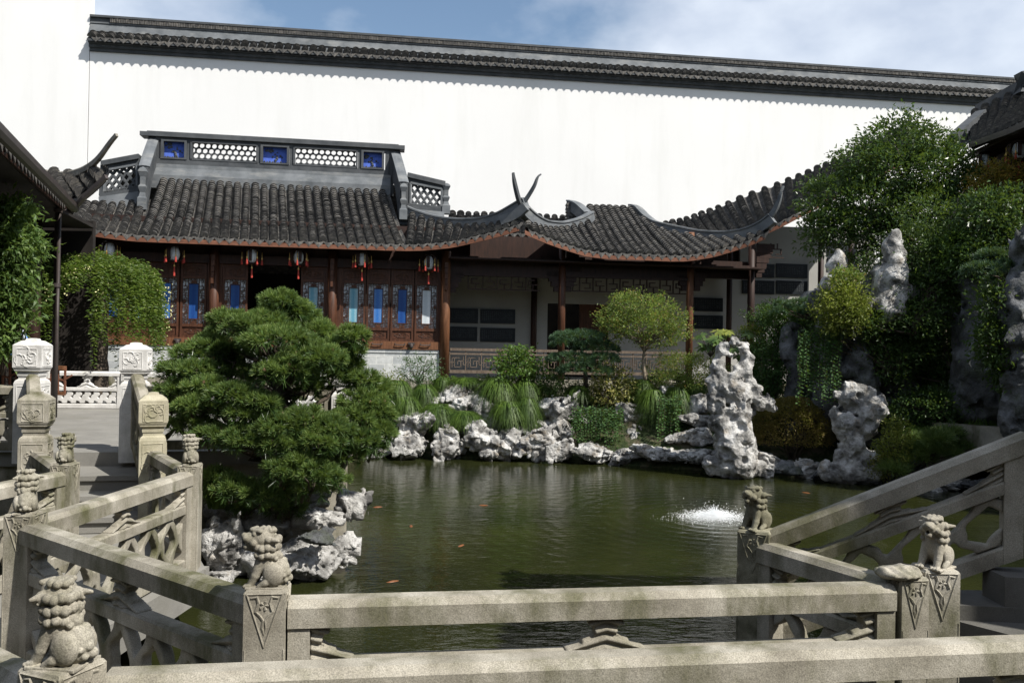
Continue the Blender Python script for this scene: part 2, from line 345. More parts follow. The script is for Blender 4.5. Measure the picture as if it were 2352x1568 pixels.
M['leaf_bluepine'] = leafmat('blue_pine_needles', (.03,.075,.045), (.06,.12,.07), .2)
M['leaf_dark'] = leafmat('dark_evergreen_leaf', (.025,.06,.018), (.07,.125,.035), .25, .35)
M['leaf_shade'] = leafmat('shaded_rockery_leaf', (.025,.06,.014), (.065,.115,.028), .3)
M['leaf_mid'] = leafmat('mid_green_leaf', (.05,.105,.022), (.10,.18,.035), .35)
M['leaf_blue'] = leafmat('blue_green_leaf', (.055,.115,.06), (.11,.18,.09), .3)
M['leaf_yellow'] = leafmat('yellow_green_leaf', (.10,.14,.02), (.26,.28,.06), .35)
M['leaf_croton'] = leafmat('variegated_leaf', (.09,.12,.02), (.34,.30,.11), .25)
M['leaf_maple'] = leafmat('maple_leaf', (.10,.17,.035), (.22,.28,.07), .4, c3=(.30,.22,.06))
M['leaf_orange'] = leafmat('autumn_maple_leaf', (.14,.13,.02), (.30,.16,.03), .4)
M['leaf_locust'] = leafmat('locust_leaf', (.055,.11,.02), (.15,.21,.04), .4)
M['leaf_wisteria'] = leafmat('wisteria_leaf', (.055,.11,.03), (.13,.20,.06), .38)
M['leaf_round'] = leafmat('bronze_green_leaf', (.13,.10,.03), (.27,.20,.07), .35)
M['leaf_ivy'] = leafmat('ivy_leaf', (.022,.065,.018), (.055,.12,.03), .25, .75)
M['grass'] = leafmat('grass_blade', (.038,.08,.014), (.10,.165,.03), .3)
# ================================================================== ground, water
mb = MB(); mb.add([(-70,-25,-.9),(80,-25,-.9),(80,90,-.9),(-70,90,-.9)], [(0,1,2,3)])
structure(mb.build('pond_bed', M['soil']))
mb = MB(); mb.add([(-9,-6,0),(13,-6,0),(13,19.4,0),(-9,19.4,0)], [(0,1,2,3)])
structure(mb.build('water', M['water']))

# ================================================================== roofs
def lerp_nodes(P, s):
    P = np.asarray(P, float); d = np.r_[0, np.cumsum(np.linalg.norm(np.diff(P, axis=0), axis=1))]
    return d
def tile_mesh(nodes, spacing=.225, step=.085, sag=.12, r_=.080, drip=True, drip_h=.145, seed=1):
    rs = np.random.RandomState(seed)
    E = np.array([n[0] for n in nodes]); T = np.array([n[1] for n in nodes])
    d = np.r_[0, np.cumsum(np.linalg.norm(np.diff(E, axis=0), axis=1))]; Ltot = d[-1]; n = max(1, int(round(Ltot/spacing)))
    def ev(u): return np.array([np.interp(u, d, E[:, k]) for k in range(3)]), np.array([np.interp(u, d, T[:, k]) for k in range(3)])
    mb = MB(); sp = Ltot/n
    def pt(e, t, s): 
        p = e+(t-e)*s; p = p.copy(); p[2] -= sag*4*s*(1-s); return p
    for i in range(n):
        for kind in (0, 1):
            u = (i+.5+kind*.5)*sp
            if u > Ltot: continue
            e, t = ev(u); e2, _ = ev(min(u+.05, Ltot)); e1, _ = ev(max(u-.05, 0)); cdir = (e2-e1); cdir /= np.linalg.norm(cdir)
            ln = np.linalg.norm(t-e); K = max(2, int(ln/step)); rr = r_*(1+.08*rs.randn()) if kind == 0 else r_
            wob = .005*rs.randn()
            rings = []
            for k in range(K):
                for top in (0, 1):
                    s = (k+top)/K; p = pt(e, t, s); pd = pt(e, t, min(s+.02, 1))-pt(e, t, max(s-.02, 0)); pd /= np.linalg.norm(pd)+1e-9
                    nn = np.cross(cdir, pd); nn /= np.linalg.norm(nn)+1e-9
                    if nn[2] < 0: nn = -nn
                    cc = np.cross(pd, nn); cc = cc if np.dot(cc, cdir) > 0 else -cc
                    jit = .004*rs.randn() if top == 0 else 0
                    if kind == 0:
                        lift = (.028+jit if top == 0 else 0.0); q = rr+lift*.7
                        ang = np.linspace(math.pi, 0, 7)
                        ring = [p+cc*(math.cos(a)*q+wob*math.sin(s*5))+nn*(math.sin(a)*q*1.0-.01+lift*.5) for a in ang]
                    else:
                        lift = (.014 if top == 0 else 0.0); wd = sp*.5
                        ring = [p+cc*x*wd+nn*(z+lift) for x, z in ((-.75,-.015),(-.35,-.05),(0,-.062),(.35,-.05),(.75,-.015))]
                    rings.append(ring)
            m_ = len(rings[0]); V = np.array(rings).reshape(-1, 3)
            F = [(a*m_+b, a*m_+b+1, (a+1)*m_+b+1, (a+1)*m_+b) for a in range(len(rings)-1) for b in range(m_-1)]
            mb.add(V, F)
            if kind == 0: mb.add(list(rings[0])+[rings[0][0]*.5+rings[0][-1]*.5], [tuple(range(m_))])
            if kind == 1 and drip:
                p = pt(e, t, 0); out = -(t-e)*np.array([1,1,0]); out /= np.linalg.norm(out)+1e-9; w2 = sp*.50; dn = np.array([0,0,-1.0]); hh = drip_h*(1+.06*rs.randn())
                out = out*.02
                sh = [(-1,.03),(-.95,-.25),(-.6,-.55),(-.25,-.8),(0,-1.05),(.25,-.8),(.6,-.55),(.95,-.25),(1,.03),(.5,-.12),(0,-.2),(-.5,-.12)]
                A = [p+cdir*x*w2-dn*z*hh+out*(1.5-.8*abs(x)) for x, z in sh]; B = [a-out*.8 for a in A]; k_ = len(A)
                cen = p+dn*hh*.45+out*1.6
                mb.add(A+B+[cen], [(j, (j+1) % k_, 2*k_) for j in range(k_)]+[(j, k_+j, k_+(j+1) % k_, (j+1) % k_) for j in range(k_)])
    return mb
def soffit_mesh(nodes, th=.05, sag=.12, drop=.10):
    mb = MB(); E = [n[0] for n in nodes]; T = [n[1] for n in nodes]; m_ = len(nodes); S = 5; V = []
    for o in (drop, drop+th):
        for e, t in zip(E, T):
            for k in range(S+1):
                s = k/S; p = e+(t-e)*s; V.append(p-np.array([0,0,sag*4*s*(1-s)+o]))
    Q = (S+1); F = []; off = m_*Q
    for i in range(m_-1):
        for k in range(S):
            a = i*Q+k; F += [(a, a+1, a+Q+1, a+Q), (off+a, off+a+Q, off+a+Q+1, off+a+1)]
        F += [(i*Q, (i+1)*Q, off+(i+1)*Q, off+i*Q), (i*Q+S, off+i*Q+S, off+(i+1)*Q+S, (i+1)*Q+S)]
    for i in (0, m_-1):
        for k in range(S): F.append((i*Q+k, off+i*Q+k, off+i*Q+k+1, i*Q+k+1))
    return mb.add(V, F)
def fascia_mesh(nodes, h=.10, drop=.075, fwd=.02, th=.04):
    mb = MB(); P = []
    for e, t in nodes:
        o = -(t-e)*np.array([1,1,0]); o /= np.linalg.norm(o)+1e-9; P.append((e-np.array([0,0,drop]), o))
    V = []
    for p, o in P:
        for a, b in ((fwd, 0), (fwd, -h), (fwd-th, -h), (fwd-th, 0)): V.append(p+o*a+np.array([0,0,b]))
    m_ = len(P)
    return mb.add(V, [(i*4+k, i*4+(k+1) % 4, (i+1)*4+(k+1) % 4, (i+1)*4+k) for i in range(m_-1) for k in range(4)]+[(3,2,1,0),((m_-1)*4,(m_-1)*4+1,(m_-1)*4+2,(m_-1)*4+3)])
def resample(nodes, n=24):
    E = np.array([q[0] for q in nodes]); T = np.array([q[1] for q in nodes]); d = np.r_[0, np.cumsum(np.linalg.norm(np.diff(E, axis=0), axis=1))]
    u = np.linspace(0, d[-1], n)
    def cub(P):      # smoothed linear interpolation
        Q = np.stack([np.interp(u, d, P[:, k]) for k in range(3)], 1)
        for _ in range(2): Q[1:-1] = (Q[:-2]+2*Q[1:-1]+Q[2:])/4
        return Q
    return list(zip(cub(E), cub(T)))
def pxnodes(L_):       # (eave px, py, b, top px, py, b)
    return resample([(bl(a, b, c), bl(d, e, f)) for a, b, c, d, e, f in L_])
def make_roof(parent, nodes, fascia=True, name='tile_roof', **k):
    o = tile_mesh(nodes, **k).build(name, M['tile'], parent)
    s = k.get('sag', .12)
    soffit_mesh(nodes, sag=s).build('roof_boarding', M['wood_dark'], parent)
    if fascia: fascia_mesh(nodes).build('fascia', M['wood_red'], parent)
    return o
def ridge_sweep(pts, w_, h_, cap=.03):     # plastered ridge: a wall with a wider cap, hanging below its top line
    def hh(t): return h_(t) if callable(h_) else h_
    def ww(t): return w_(t) if callable(w_) else w_
    mb = MB()
    mb.sweep(pts, lambda t: [(-ww(t)/2,-hh(t)),(-ww(t)/2,-cap-.02),(-ww(t)/2-.03,-cap-.01),(-ww(t)/2-.03,-.005),(-ww(t)/4,.012),(ww(t)/4,.012),(ww(t)/2+.03,-.005),(ww(t)/2+.03,-cap-.01),(ww(t)/2,-cap-.02),(ww(t)/2,-hh(t))])
    return mb
def curve(pts, n=30):
    P = np.asarray(pts, float); d = np.r_[0, np.cumsum(np.linalg.norm(np.diff(P, axis=0), axis=1))]; u = np.linspace(0, d[-1], n)
    Q = np.stack([np.interp(u, d, P[:, k]) for k in range(3)], 1)
    for _ in range(6): Q[1:-1] = (Q[:-2]+2*Q[1:-1]+Q[2:])/4
    return Q
def pc(L_, n=30): return curve([bl(*q) for q in L_], n)
def rect(mb, x0, y0, x1, y1, b, dep, xr=None):  # box on plane b from photo corners (heights read at xr), dep metres deep centred
    xr = (x0+x1)/2 if xr is None else xr
    a0 = ba(x0, (y0+y1)/2, b)[0]; a1 = ba(x1, (y0+y1)/2, b)[0]; z1 = ba(xr, y0, b)[1]; z0 = ba(xr, y1, b)[1]
    return mb.box(bw((a0+a1)/2, b, (z0+z1)/2), (a1-a0, dep, z1-z0), BA)
def abox(mb, a0, a1, z0, z1, b, dep):
    return mb.box(bw((a0+a1)/2, b, (z0+z1)/2), (abs(a1-a0), dep, abs(z1-z0)), BA)
def openwork(q4, b, dep, kind, h=.012, cell=.17):  # q4: photo corners TL TR BR BL on plane b
    P = [np.array(ba(*q, b)) for q in q4]; W = (np.linalg.norm(P[1]-P[0])+np.linalg.norm(P[2]-P[3]))/2; H = (np.linalg.norm(P[3]-P[0])+np.linalg.norm(P[2]-P[1]))/2
    def fn(g):
        x, y, z = g[..., 0], g[..., 1], g[..., 2]
        if kind == 'circle':
            ry = cell*.87; row = np.round(y/ry); fx = x/cell-.5*(row % 2); f = cell*.40-np.sqrt(((fx-np.round(fx))*cell)**2+(y-row*ry)**2)
        else:
            ry = cell*.8; row = np.floor(y/ry+.5); fx = x/cell-.5*(row % 2); dx = np.abs((fx-np.round(fx))*cell); dy = np.abs(y-row*ry); f = cell*.36-(dx+dy*.8)-.25*np.minimum(dx, dy)
        return np.maximum(f, np.abs(z)-dep/2)
    V, F = surfnet(fn, (0, 0, -dep/2-h*1.5), (W, H, dep/2+h*1.5), h)
    s = np.clip(V[:, 0]/W, 0, 1)[:, None]; t_ = np.clip(V[:, 1]/H, 0, 1)[:, None]
    Q = (P[3]*(1-s)+P[2]*s)*(1-t_)+(P[0]*(1-s)+P[1]*s)*t_
    W3 = BO[None]+BU[None]*Q[:, :1]+BV[None]*(b+V[:, 2:])+np.array([[0,0,1.0]])*Q[:, 1:]
    return MB().add(W3, F)
def quadbar(mb, p, q, b, dep, th):      # bar between two photo points on plane b
    return mb.beam(bl(p[0], p[1], b), bl(q[0], q[1], b), dep, th, up=(0,0,1))

# ================================================================== tall white wall with tiled coping
WB = 6.0
za, zb = ba(205, 118, WB)[1], ba(2300, 246, WB)[1]
print('coping z', za, zb)
wa = [ba(203, 300, WB)[0], 24.0]
def wz(a): return np.interp(a, [ba(205,118,WB)[0], ba(2300,246,WB)[0]], [za, zb])
bwl = thing('boundary_wall', 'tall white plastered wall running across the back under a grey tiled coping', 'wall', bw(wa[0], WB, 0))
mb = MB()
mb.add([bw(wa[0], WB, 0), bw(wa[1], WB, 0), bw(wa[1], WB, wz(wa[1])), bw(wa[0], WB, wz(wa[0])),
        bw(wa[0], WB+.5, 0), bw(wa[1], WB+.5, 0), bw(wa[1], WB+.5, wz(wa[1])), bw(wa[0], WB+.5, wz(wa[0]))],
       [(0,1,2,3),(5,4,7,6),(1,5,6,2),(4,0,3,7)])
mb.build('wall', M['white'], bwl)
def along(prof, name, mat, a0=None, a1=None, parent=bwl):
    a0 = wa[0] if a0 is None else a0; a1 = wa[1] if a1 is None else a1; mb = MB(); V = []
    for a in (a0, a1):
        for f, z in prof: V.append(bw(a, WB-f, wz(a)+z))
    n = len(prof); return mb.add(V, [tuple(range(n)), tuple(range(2*n-1, n-1, -1))]+[(i, n+i, n+(i+1) % n, (i+1) % n) for i in range(n)]).build(name, mat, parent)
along([(-.3,0),(.07,0),(.07,.09),(.13,.10),(.13,.20),(.2,.215),(.2,.27),(-.3,.27)], 'eave_moulding', M['ridge_dark'])
mb = MB()
k = int((wa[1]-wa[0])/.27)
for i in range(k):
    a = wa[0]+.15+i*.27; mb.box(bw(a, WB-.135, wz(a)+.15), (.09, .012, .018), BA)
mb.build('pale_studs', M['ridge'], bwl)
nodes = [(bw(a, WB-.31, wz(a)+.34), bw(a, WB-.05, wz(a)+.55)) for a in np.linspace(wa[0], wa[1], 12)]
tile_mesh(nodes, .262, .07, 0, .095, drip_h=.15, seed=5).build('coping_tiles', M['tile'], bwl)
soffit_mesh(nodes, .06, 0, .06).build('coping_boarding', M['ridge_dark'], bwl)
along([(-.3,.27),(.12,.27),(.05,.58),(.09,.60),(.02,.85),(.05,.86),(.05,.89),(-.3,.89)], 'coping_band', M['ridge'])
mb = MB(); rs = np.random.RandomState(4); n_ = int((wa[1]-wa[0]-.6)/.05)
V = []; F = []
for i in range(n_):
    a = wa[0]+.6+i*.05; dz = .03*rs.rand(); mb.box(bw(a, WB-.055-.01*rs.rand(), wz(a)+.97), (.028+.01*rs.rand(), .05, .14+dz*.3), BA)
mb.build('upright_tiles', M['tile'], bwl)
along([(-.3,.885),(.03,.885),(.03,1.03),(.10,1.035),(.10,1.10),(-.3,1.11)], 'coping_cap', M['ridge_dark'])
# higher wall on the left
ha = ba(205, 60, WB-.06)[0]
mb = MB(); abox(mb, ha-9, ha, 0, 16, WB+.19, .4)
t0 = mb.build('gable_wall', M['white'], None, loc=bw(ha-4, WB, 0)); tag(t0, 'higher plain white wall rising out of the picture left of the tiled coping', 'wall')

# ================================================================== the hall
hall = thing('garden_hall', 'timber hall with grey tiled roof, openwork ridge and blue glass door panels', 'building', bw(-5.5, 1.5, 0))
RB = 1.75
Nwl = pxnodes([(110,490,-.2, 140,474,.4),(150,507,-.5, 185,466,.7),(200,523,-.7, 232,466,.9),(250,531,-.8, 280,462,.95),(316,538,-.8, 338,456,.95)])
Nmn = pxnodes([(316,538,-.8, 372,402,1.7),(500,545,-.8, 512,410,1.7),(650,551,-.8, 645,417,1.7),(800,556,-.8, 775,424,1.7),(930,560,-.8, 884,430,1.7)])
Nrw = pxnodes([(930,560,-.8, 938,488,.7),(965,560,-.8, 972,500,.5),(1000,557,-.85, 1010,508,.35),(1040,553,-.9, 1052,513,.2),(1083,543,-1.0, 1095,514,-.1),(1139,530,-1.15, 1148,508,-.6),(1192,514,-1.3, 1196,502,-1.15)])
make_roof(hall, Nwl, seed=2, sag=.05); make_roof(hall, Nmn, seed=3); make_roof(hall, Nrw, seed=4, sag=.03)
# rear slope closes the roof
mb = MB(); e0, e1 = ba(330, 500, 1.7)[0], ba(1040, 500, 1.7)[0]; zt = ba(630, 412, 1.7)[1]
mb.add([bw(e0-.6,1.7,zt), bw(e1-1.2,1.7,zt), bw(e1-.6,4.0,3.9), bw(e0-1,4.0,3.9)], [(0,1,2,3)]); mb.build('rear_slope', M['tile'], hall)
# main openwork ridge
zc = [ba(628, y, RB)[1] for y in (322, 331, 337, 380, 392, 413)]
xa = lambda x, y=360: ba(x, y, RB)[0]
rd = MB()
abox(rd, xa(325), xa(929), zc[1], zc[0], RB, .42); abox(rd, xa(340), xa(915), zc[0], zc[0]+.035, RB, .30)
abox(rd, xa(360), xa(890), zc[2], zc[1], RB, .26); abox(rd, xa(358), xa(893), zc[4], zc[3], RB, .30)
for x in (363, 437, 597, 671, 827, 889): abox(rd, xa(x)-.05, xa(x)+.05, zc[3], zc[2], RB, .26)
abox(rd, xa(887), xa(905), zc[5]-.3, zc[1], RB, .2)
ridge_o = rd.build('main_ridge', M['ridge_dark'], hall)
mb = MB(); V = []
for a in (xa(352), xa(898)):
    for f, z in ((.18,zc[4]),(.19,zc[4]-.10),(.28,zc[5]-.06),(.28,zc[5]-.4),(-.28,zc[5]-.4),(-.19,zc[4]-.10),(-.18,zc[4])): V.append(bw(a, RB-f, z))
mb.add(V, [(0,1,2,3,4,5,6),(13,12,11,10,9,8,7)]+[(i, 7+i, 7+(i+1) % 7, (i+1) % 7) for i in range(7)]).build('ridge_base', M['ridge'], hall)
for x0, x1 in ((443, 591), (678, 819)):
    openwork([(x0,337-(628-x0)*.06), (x1,337+(x1-628)*.06), (x1,379+(x1-628)*.05), (x0,379-(628-x0)*.05)], RB, .09, 'circle', .013, .155).build('openwork_panel', M['ridge_dark'], ridge_o)
    a0, a1 = xa(x0-3), xa(x1+3); mb = MB()
    for q in ((a0, a0+.045, zc[3], zc[2]), (a1-.045, a1, zc[3], zc[2]), (a0, a1, zc[3], zc[3]+.04), (a0, a1, zc[2]-.04, zc[2])): abox(mb, *q, RB-.11, .1)
    mb.build('panel_frame', M['ridge_dark'], ridge_o)
def relief(a0, a1, z0, z1, b, seed):
    rs = np.random.RandomState(seed); W, H = a1-a0, z1-z0; bl_ = []
    for k in range(9): bl_.append((W*(.1+.8*k/8), H*(.1+.07*rs.rand()), .035))
    cx_ = W*(.45+.2*rs.rand())
    for k in range(5): bl_.append((cx_+.03*rs.randn(), H*(.25+.11*k), .05-.005*k))
    bl_ += [(cx_-.09, H*.45, .035), (cx_+.1, H*.5, .04), (cx_+.15, H*.42, .03)]
    for k in range(7): bl_.append((W*(.12+.3*rs.rand()), H*(.62+.25*rs.rand()), .035+.015*rs.rand()))
    def fn(g):
        f = np.full(g.shape[:3], 1.0)
        for x, z, r_ in bl_: f = smin(f, np.sqrt((g[...,0]-x)**2+(g[...,1]-z)**2+(g[...,2]*1.3)**2)-r_*.8, .012)
        return f+.012*(fbm(g*40, 2)-.5)
    V, F = surfnet(fn, (0,0,0), (W,H,.06), .011)
    return MB().add(BO[None]+BU[None]*(a0+V[:, :1])+BV[None]*(b-V[:, 2:])+np.array([[0,0,1.]])*(z0+V[:, 1:2]), F)
for k_, (x0, x1) in enumerate(((377,428),(604,662),(834,879))):
    a0, a1 = xa(x0-2), xa(x1+2); mb = MB(); abox(mb, a0, a1, zc[3], zc[2], RB+.02, .06); p_ = mb.build('blue_panel', M['blue'], ridge_o)
    mb = MB()
    for q in ((a0-.02, a0+.04, zc[3], zc[2]), (a1-.04, a1+.02, zc[3], zc[2]), (a0+.04, a1-.04, zc[3], zc[3]+.04), (a0+.04, a1-.04, zc[2]-.04, zc[2])): abox(mb, *q, RB-.12, .1)
    mb.build('panel_frame', M['ridge_dark'], ridge_o)
    relief(a0, a1, zc[3]+.01, zc[2]-.01, RB-.012, k_+3).build('carved_relief', M['ridge_dark'], ridge_o)
# gable ridges running down the slope
def knob(mb, p, h_, w_):
    prof = [(w_*.62,0),(w_*.62,h_*.28),(w_*.45,h_*.32),(w_*.33,h_*.42),(w_*.5,h_*.52),(w_*.55,h_*.56),(w_*.32,h_*.62),(w_*.34,h_*.8),(w_*.55,h_*.9),(w_*.62,h_*.93),(w_*.45,h_*1.0),(w_*.1,h_*1.05)]
    return mb.lathe(prof, p, sq=True, rz=BA)
for (bx, by), (fx, fy), (cx_, c0, c1) in (((354,314),(331,381),(327,388,482)), ((908,346),(928,418),(926,425,505))):
    A = bl(bx, by, RB); B_ = bl(fx, fy, .55); mid = (A+B_)/2+np.array([0,0,.03]); mb = MB()
    V = []
    for sgn in (-.10, .10):
        for p, dz in ((A,0),(mid,0),(B_,0),(B_,-1.05),(mid,-.62),(A,-.62)): V.append(p+BU*sgn+np.array([0,0,dz-.05]))
    mb.add(V, [(0,1,2,3,4,5),(11,10,9,8,7,6)]+[(i, 6+i, 6+(i+1) % 6, (i+1) % 6) for i in range(6)])
    go = mb.build('gable_ridge', M['ridge_dark'], hall)
    ridge_sweep(curve([A,mid,B_], 10), .2, .09).build('ridge_cap', M['ridge'], go)
    base = bl(cx_, c1, .52); top = bl(cx_, c0, .52); mb = MB(); knob(mb, base, top[2]-base[2], .16); mb.build('ridge_pillar', M['ridge'], go)
# side openwork ridges
for q, col_x, kind in (([(236,378),(322,362),(322,437),(232,452)], None, 0), ([(936,404),(1022,424),(1020,484),(936,478)], 1026, 1)):
    b_ = 1.0; mb = MB()
    def ins(u, v, q=q):
        t_ = [q[0][i]*(1-u)+q[1][i]*u for i in (0,1)]; d_ = [q[3][i]*(1-u)+q[2][i]*u for i in (0,1)]; return (t_[0]*(1-v)+d_[0]*v, t_[1]*(1-v)+d_[1]*v)
    quadbar(mb, ins(0,.0), ins(1,.0), b_, .34, .12); quadbar(mb, ins(0,.14), ins(1,.14), b_, .18, .1); quadbar(mb, ins(0,.97), ins(1,.97), b_, .26, .14)
    for u in (.03, .97): mb.beam(bl(*ins(u, .05), b_), bl(*ins(u, 1), b_), .1, .2, up=BV)
    so = mb.build('side_ridge', M['ridge_dark'], hall)
    openwork([ins(.1,.22), ins(.9,.22), ins(.9,.88), ins(.1,.88)], b_, .1, 'diamond', .014, .17).build('openwork_panel', M['ridge_dark'], so)
    mb = MB()
    for u0, v0, u1, v1 in ((.08,.2,.92,.2),(.08,.88,.92,.88)): quadbar(mb, ins(u0,v0), ins(u1,v1), b_-.08, .1, .05)
    for u in (.08,.92): mb.beam(bl(*ins(u,.2), b_-.08), bl(*ins(u,.88), b_-.08), .05, .1, up=BV)
    mb.build('panel_frame', M['ridge'], so)
    if kind:
        base = bl(1024, 492, .95); mb = MB(); knob(mb, base, bl(1024, 424, .95)[2]-base[2], .17); mb.build('ridge_pillar', M['ridge'], so)
    mb = MB(); mb.sweep(pc([(q[3][0]-2,q[3][1]+4,b_-.05),(q[2][0],q[2][1]+6,b_-.05)], 3), [(-.2,-.35),(-.12,.02),(.12,.02),(.2,-.35)]).build('ridge_base', M['ridge'], so)
# hip ridges with upturned horns
hr = pc([(938,474,.75),(965,486,.6),(1010,498,.4),(1060,503,.1),(1110,500,-.3),(1150,488,-.7),(1188,465,-1.1),(1205,455,-1.25)], 40)
o = ridge_sweep(hr, .2, lambda t: .26+.10*math.sin(math.pi*min(1, t*1.1))).build('hip_ridge', M['ridge'], hall)
hn = pc([(1200,466,-1.25),(1216,444,-1.35),(1228,425,-1.45),(1235,405,-1.5),(1238,401,-1.5),(1243,401,-1.5)], 24)
mb = MB(); mb.sweep(hn, lambda t: [(-.04,-.06*(1-t)-.012),(-.04,.02),(.04,.02),(.04,-.06*(1-t)-.012)]); mb.build('roof_horn', M['ridge'], o)
mb = MB(); mb.sweep(pc([(1150,505,-1.0),(1185,492,-1.2),(1207,472,-1.35)], 12), lambda t: [(-.06,-.14),(-.08,.08),(.08,.08),(.06,-.14)]); mb.build('hip_end', M['ridge'], o)

# facade
PZ = {k_: ba(923, y, 0)[1] for k_, y in dict(top=619, p1=624, p2=648, l1=653, l2=754, g1=665, g2=742, q1=759, q2=780, bot=784, sill=802).items()}
FLOOR = 1.62
ax_ = lambda x, y=700: ba(x, y, 0)[0]
mb = MB(); abox(mb, ax_(206), ax_(1010), FLOOR, PZ['sill'], 0.02, .24); mb.build('brick_base', M['brick'], hall)
mb = MB(); abox(mb, ax_(206), ax_(1010), PZ['sill']-.09, PZ['sill']-.05, -.105, .03); mb.build('base_moulding', M['brick'], hall)
mb = MB(); abox(mb, ax_(206), ax_(1012), PZ['sill'], PZ['bot'], -.02, .22); sill = mb.build('sill_beam', M['wood'], hall)
for xh in (258, 375, 443, 820, 868, 920, 978):
    mb = MB(); a = ax_(xh); z = (PZ['sill']+PZ['bot'])/2+.02
    mb.tube([bw(a-.12,-.13,z+.03), bw(a-.12,-.17,z-.005), bw(a,-.175,z-.01), bw(a+.12,-.17,z-.005), bw(a+.12,-.13,z+.03)], .012, 6); mb.build('iron_pull', M['metal'], sill)
for xh in (413, 946):
    mb = MB(); a = ax_(xh); z = (PZ['sill']+PZ['bot'])/2+.02; mb.box(bw(a,-.15,z+.03), (.16,.05,.05), BA); mb.lathe([(.03,-.09),(.055,-.05),(.05,0),(.02,.03)], bw(a,-.17,z), 8); mb.build('iron_latch', M['metal'], sill)
ztopbd = ba(630, 545, 0)[1]+.9
zl2 = ba(923, 600, 0)[1]
mb = MB(); abox(mb, ax_(206), ax_(1033), PZ['top'], zl2, -.03, .2); abox(mb, ax_(206), ax_(1033), zl2, ztopbd-.5, .04, .08); mb.build('lintel', M['wood_dark'], hall)
# timber columns
for x, mt in ((209,'wood'),(493,'wood_door'),(763,'wood_door'),(1022,'wood')):
    a = ax_(x); mb = MB(); mb.lathe([(.12,FLOOR-.02),(.118,ztopbd-1.1)], bw(a, -.12, 0), 18); c_ = mb.build('column', M[mt], hall, True)
    mb = MB(); mb.lathe([(.17,FLOOR-.1),(.2,FLOOR-.05),(.2,FLOOR),(.16,FLOOR+.05)], bw(a, -.12, 0), 18); mb.build('column_base', M['stone'], c_)
def fret(a0, a1, z0, z1, b, th, dep, seed=0):
    """meander strip of short bars filling a rectangle"""
    mb = MB(); rs = np.random.RandomState(seed); W, H = a1-a0, z1-z0; vert = H > W; n = max(2, int(round(max(W, H)/(min(W, H)*1.15))))
    for k in range(n):
        if vert: x0, x1, y0, y1 = a0, a1, z0+H*k/n, z0+H*(k+1)/n
        else: x0, x1, y0, y1 = a0+W*k/n, a0+W*(k+1)/n, z0, z1
        w_, h_ = x1-x0, y1-y0; fl = k % 2
        segs = [(.5,0,.5,.42),(.22,.42,.8,.42),(.22,.42,.22,.78),(.22,.78,.6,.78)] if not fl else [(.5,1,.5,.6),(.2,.6,.78,.6),(.78,.6,.78,.2),(.78,.2,.4,.2)]
        if vert: segs.append((0,0,1,0))
        else: segs.append((0,0,0,1))
        for (p, q, r2, s2) in segs:
            c = ((p+r2)/2*w_+x0, (q+s2)/2*h_+y0); mb.box(bw(c[0], b, c[1]), (abs(r2-p)*w_+th, dep, abs(s2-q)*h_+th), BA)
    return mb
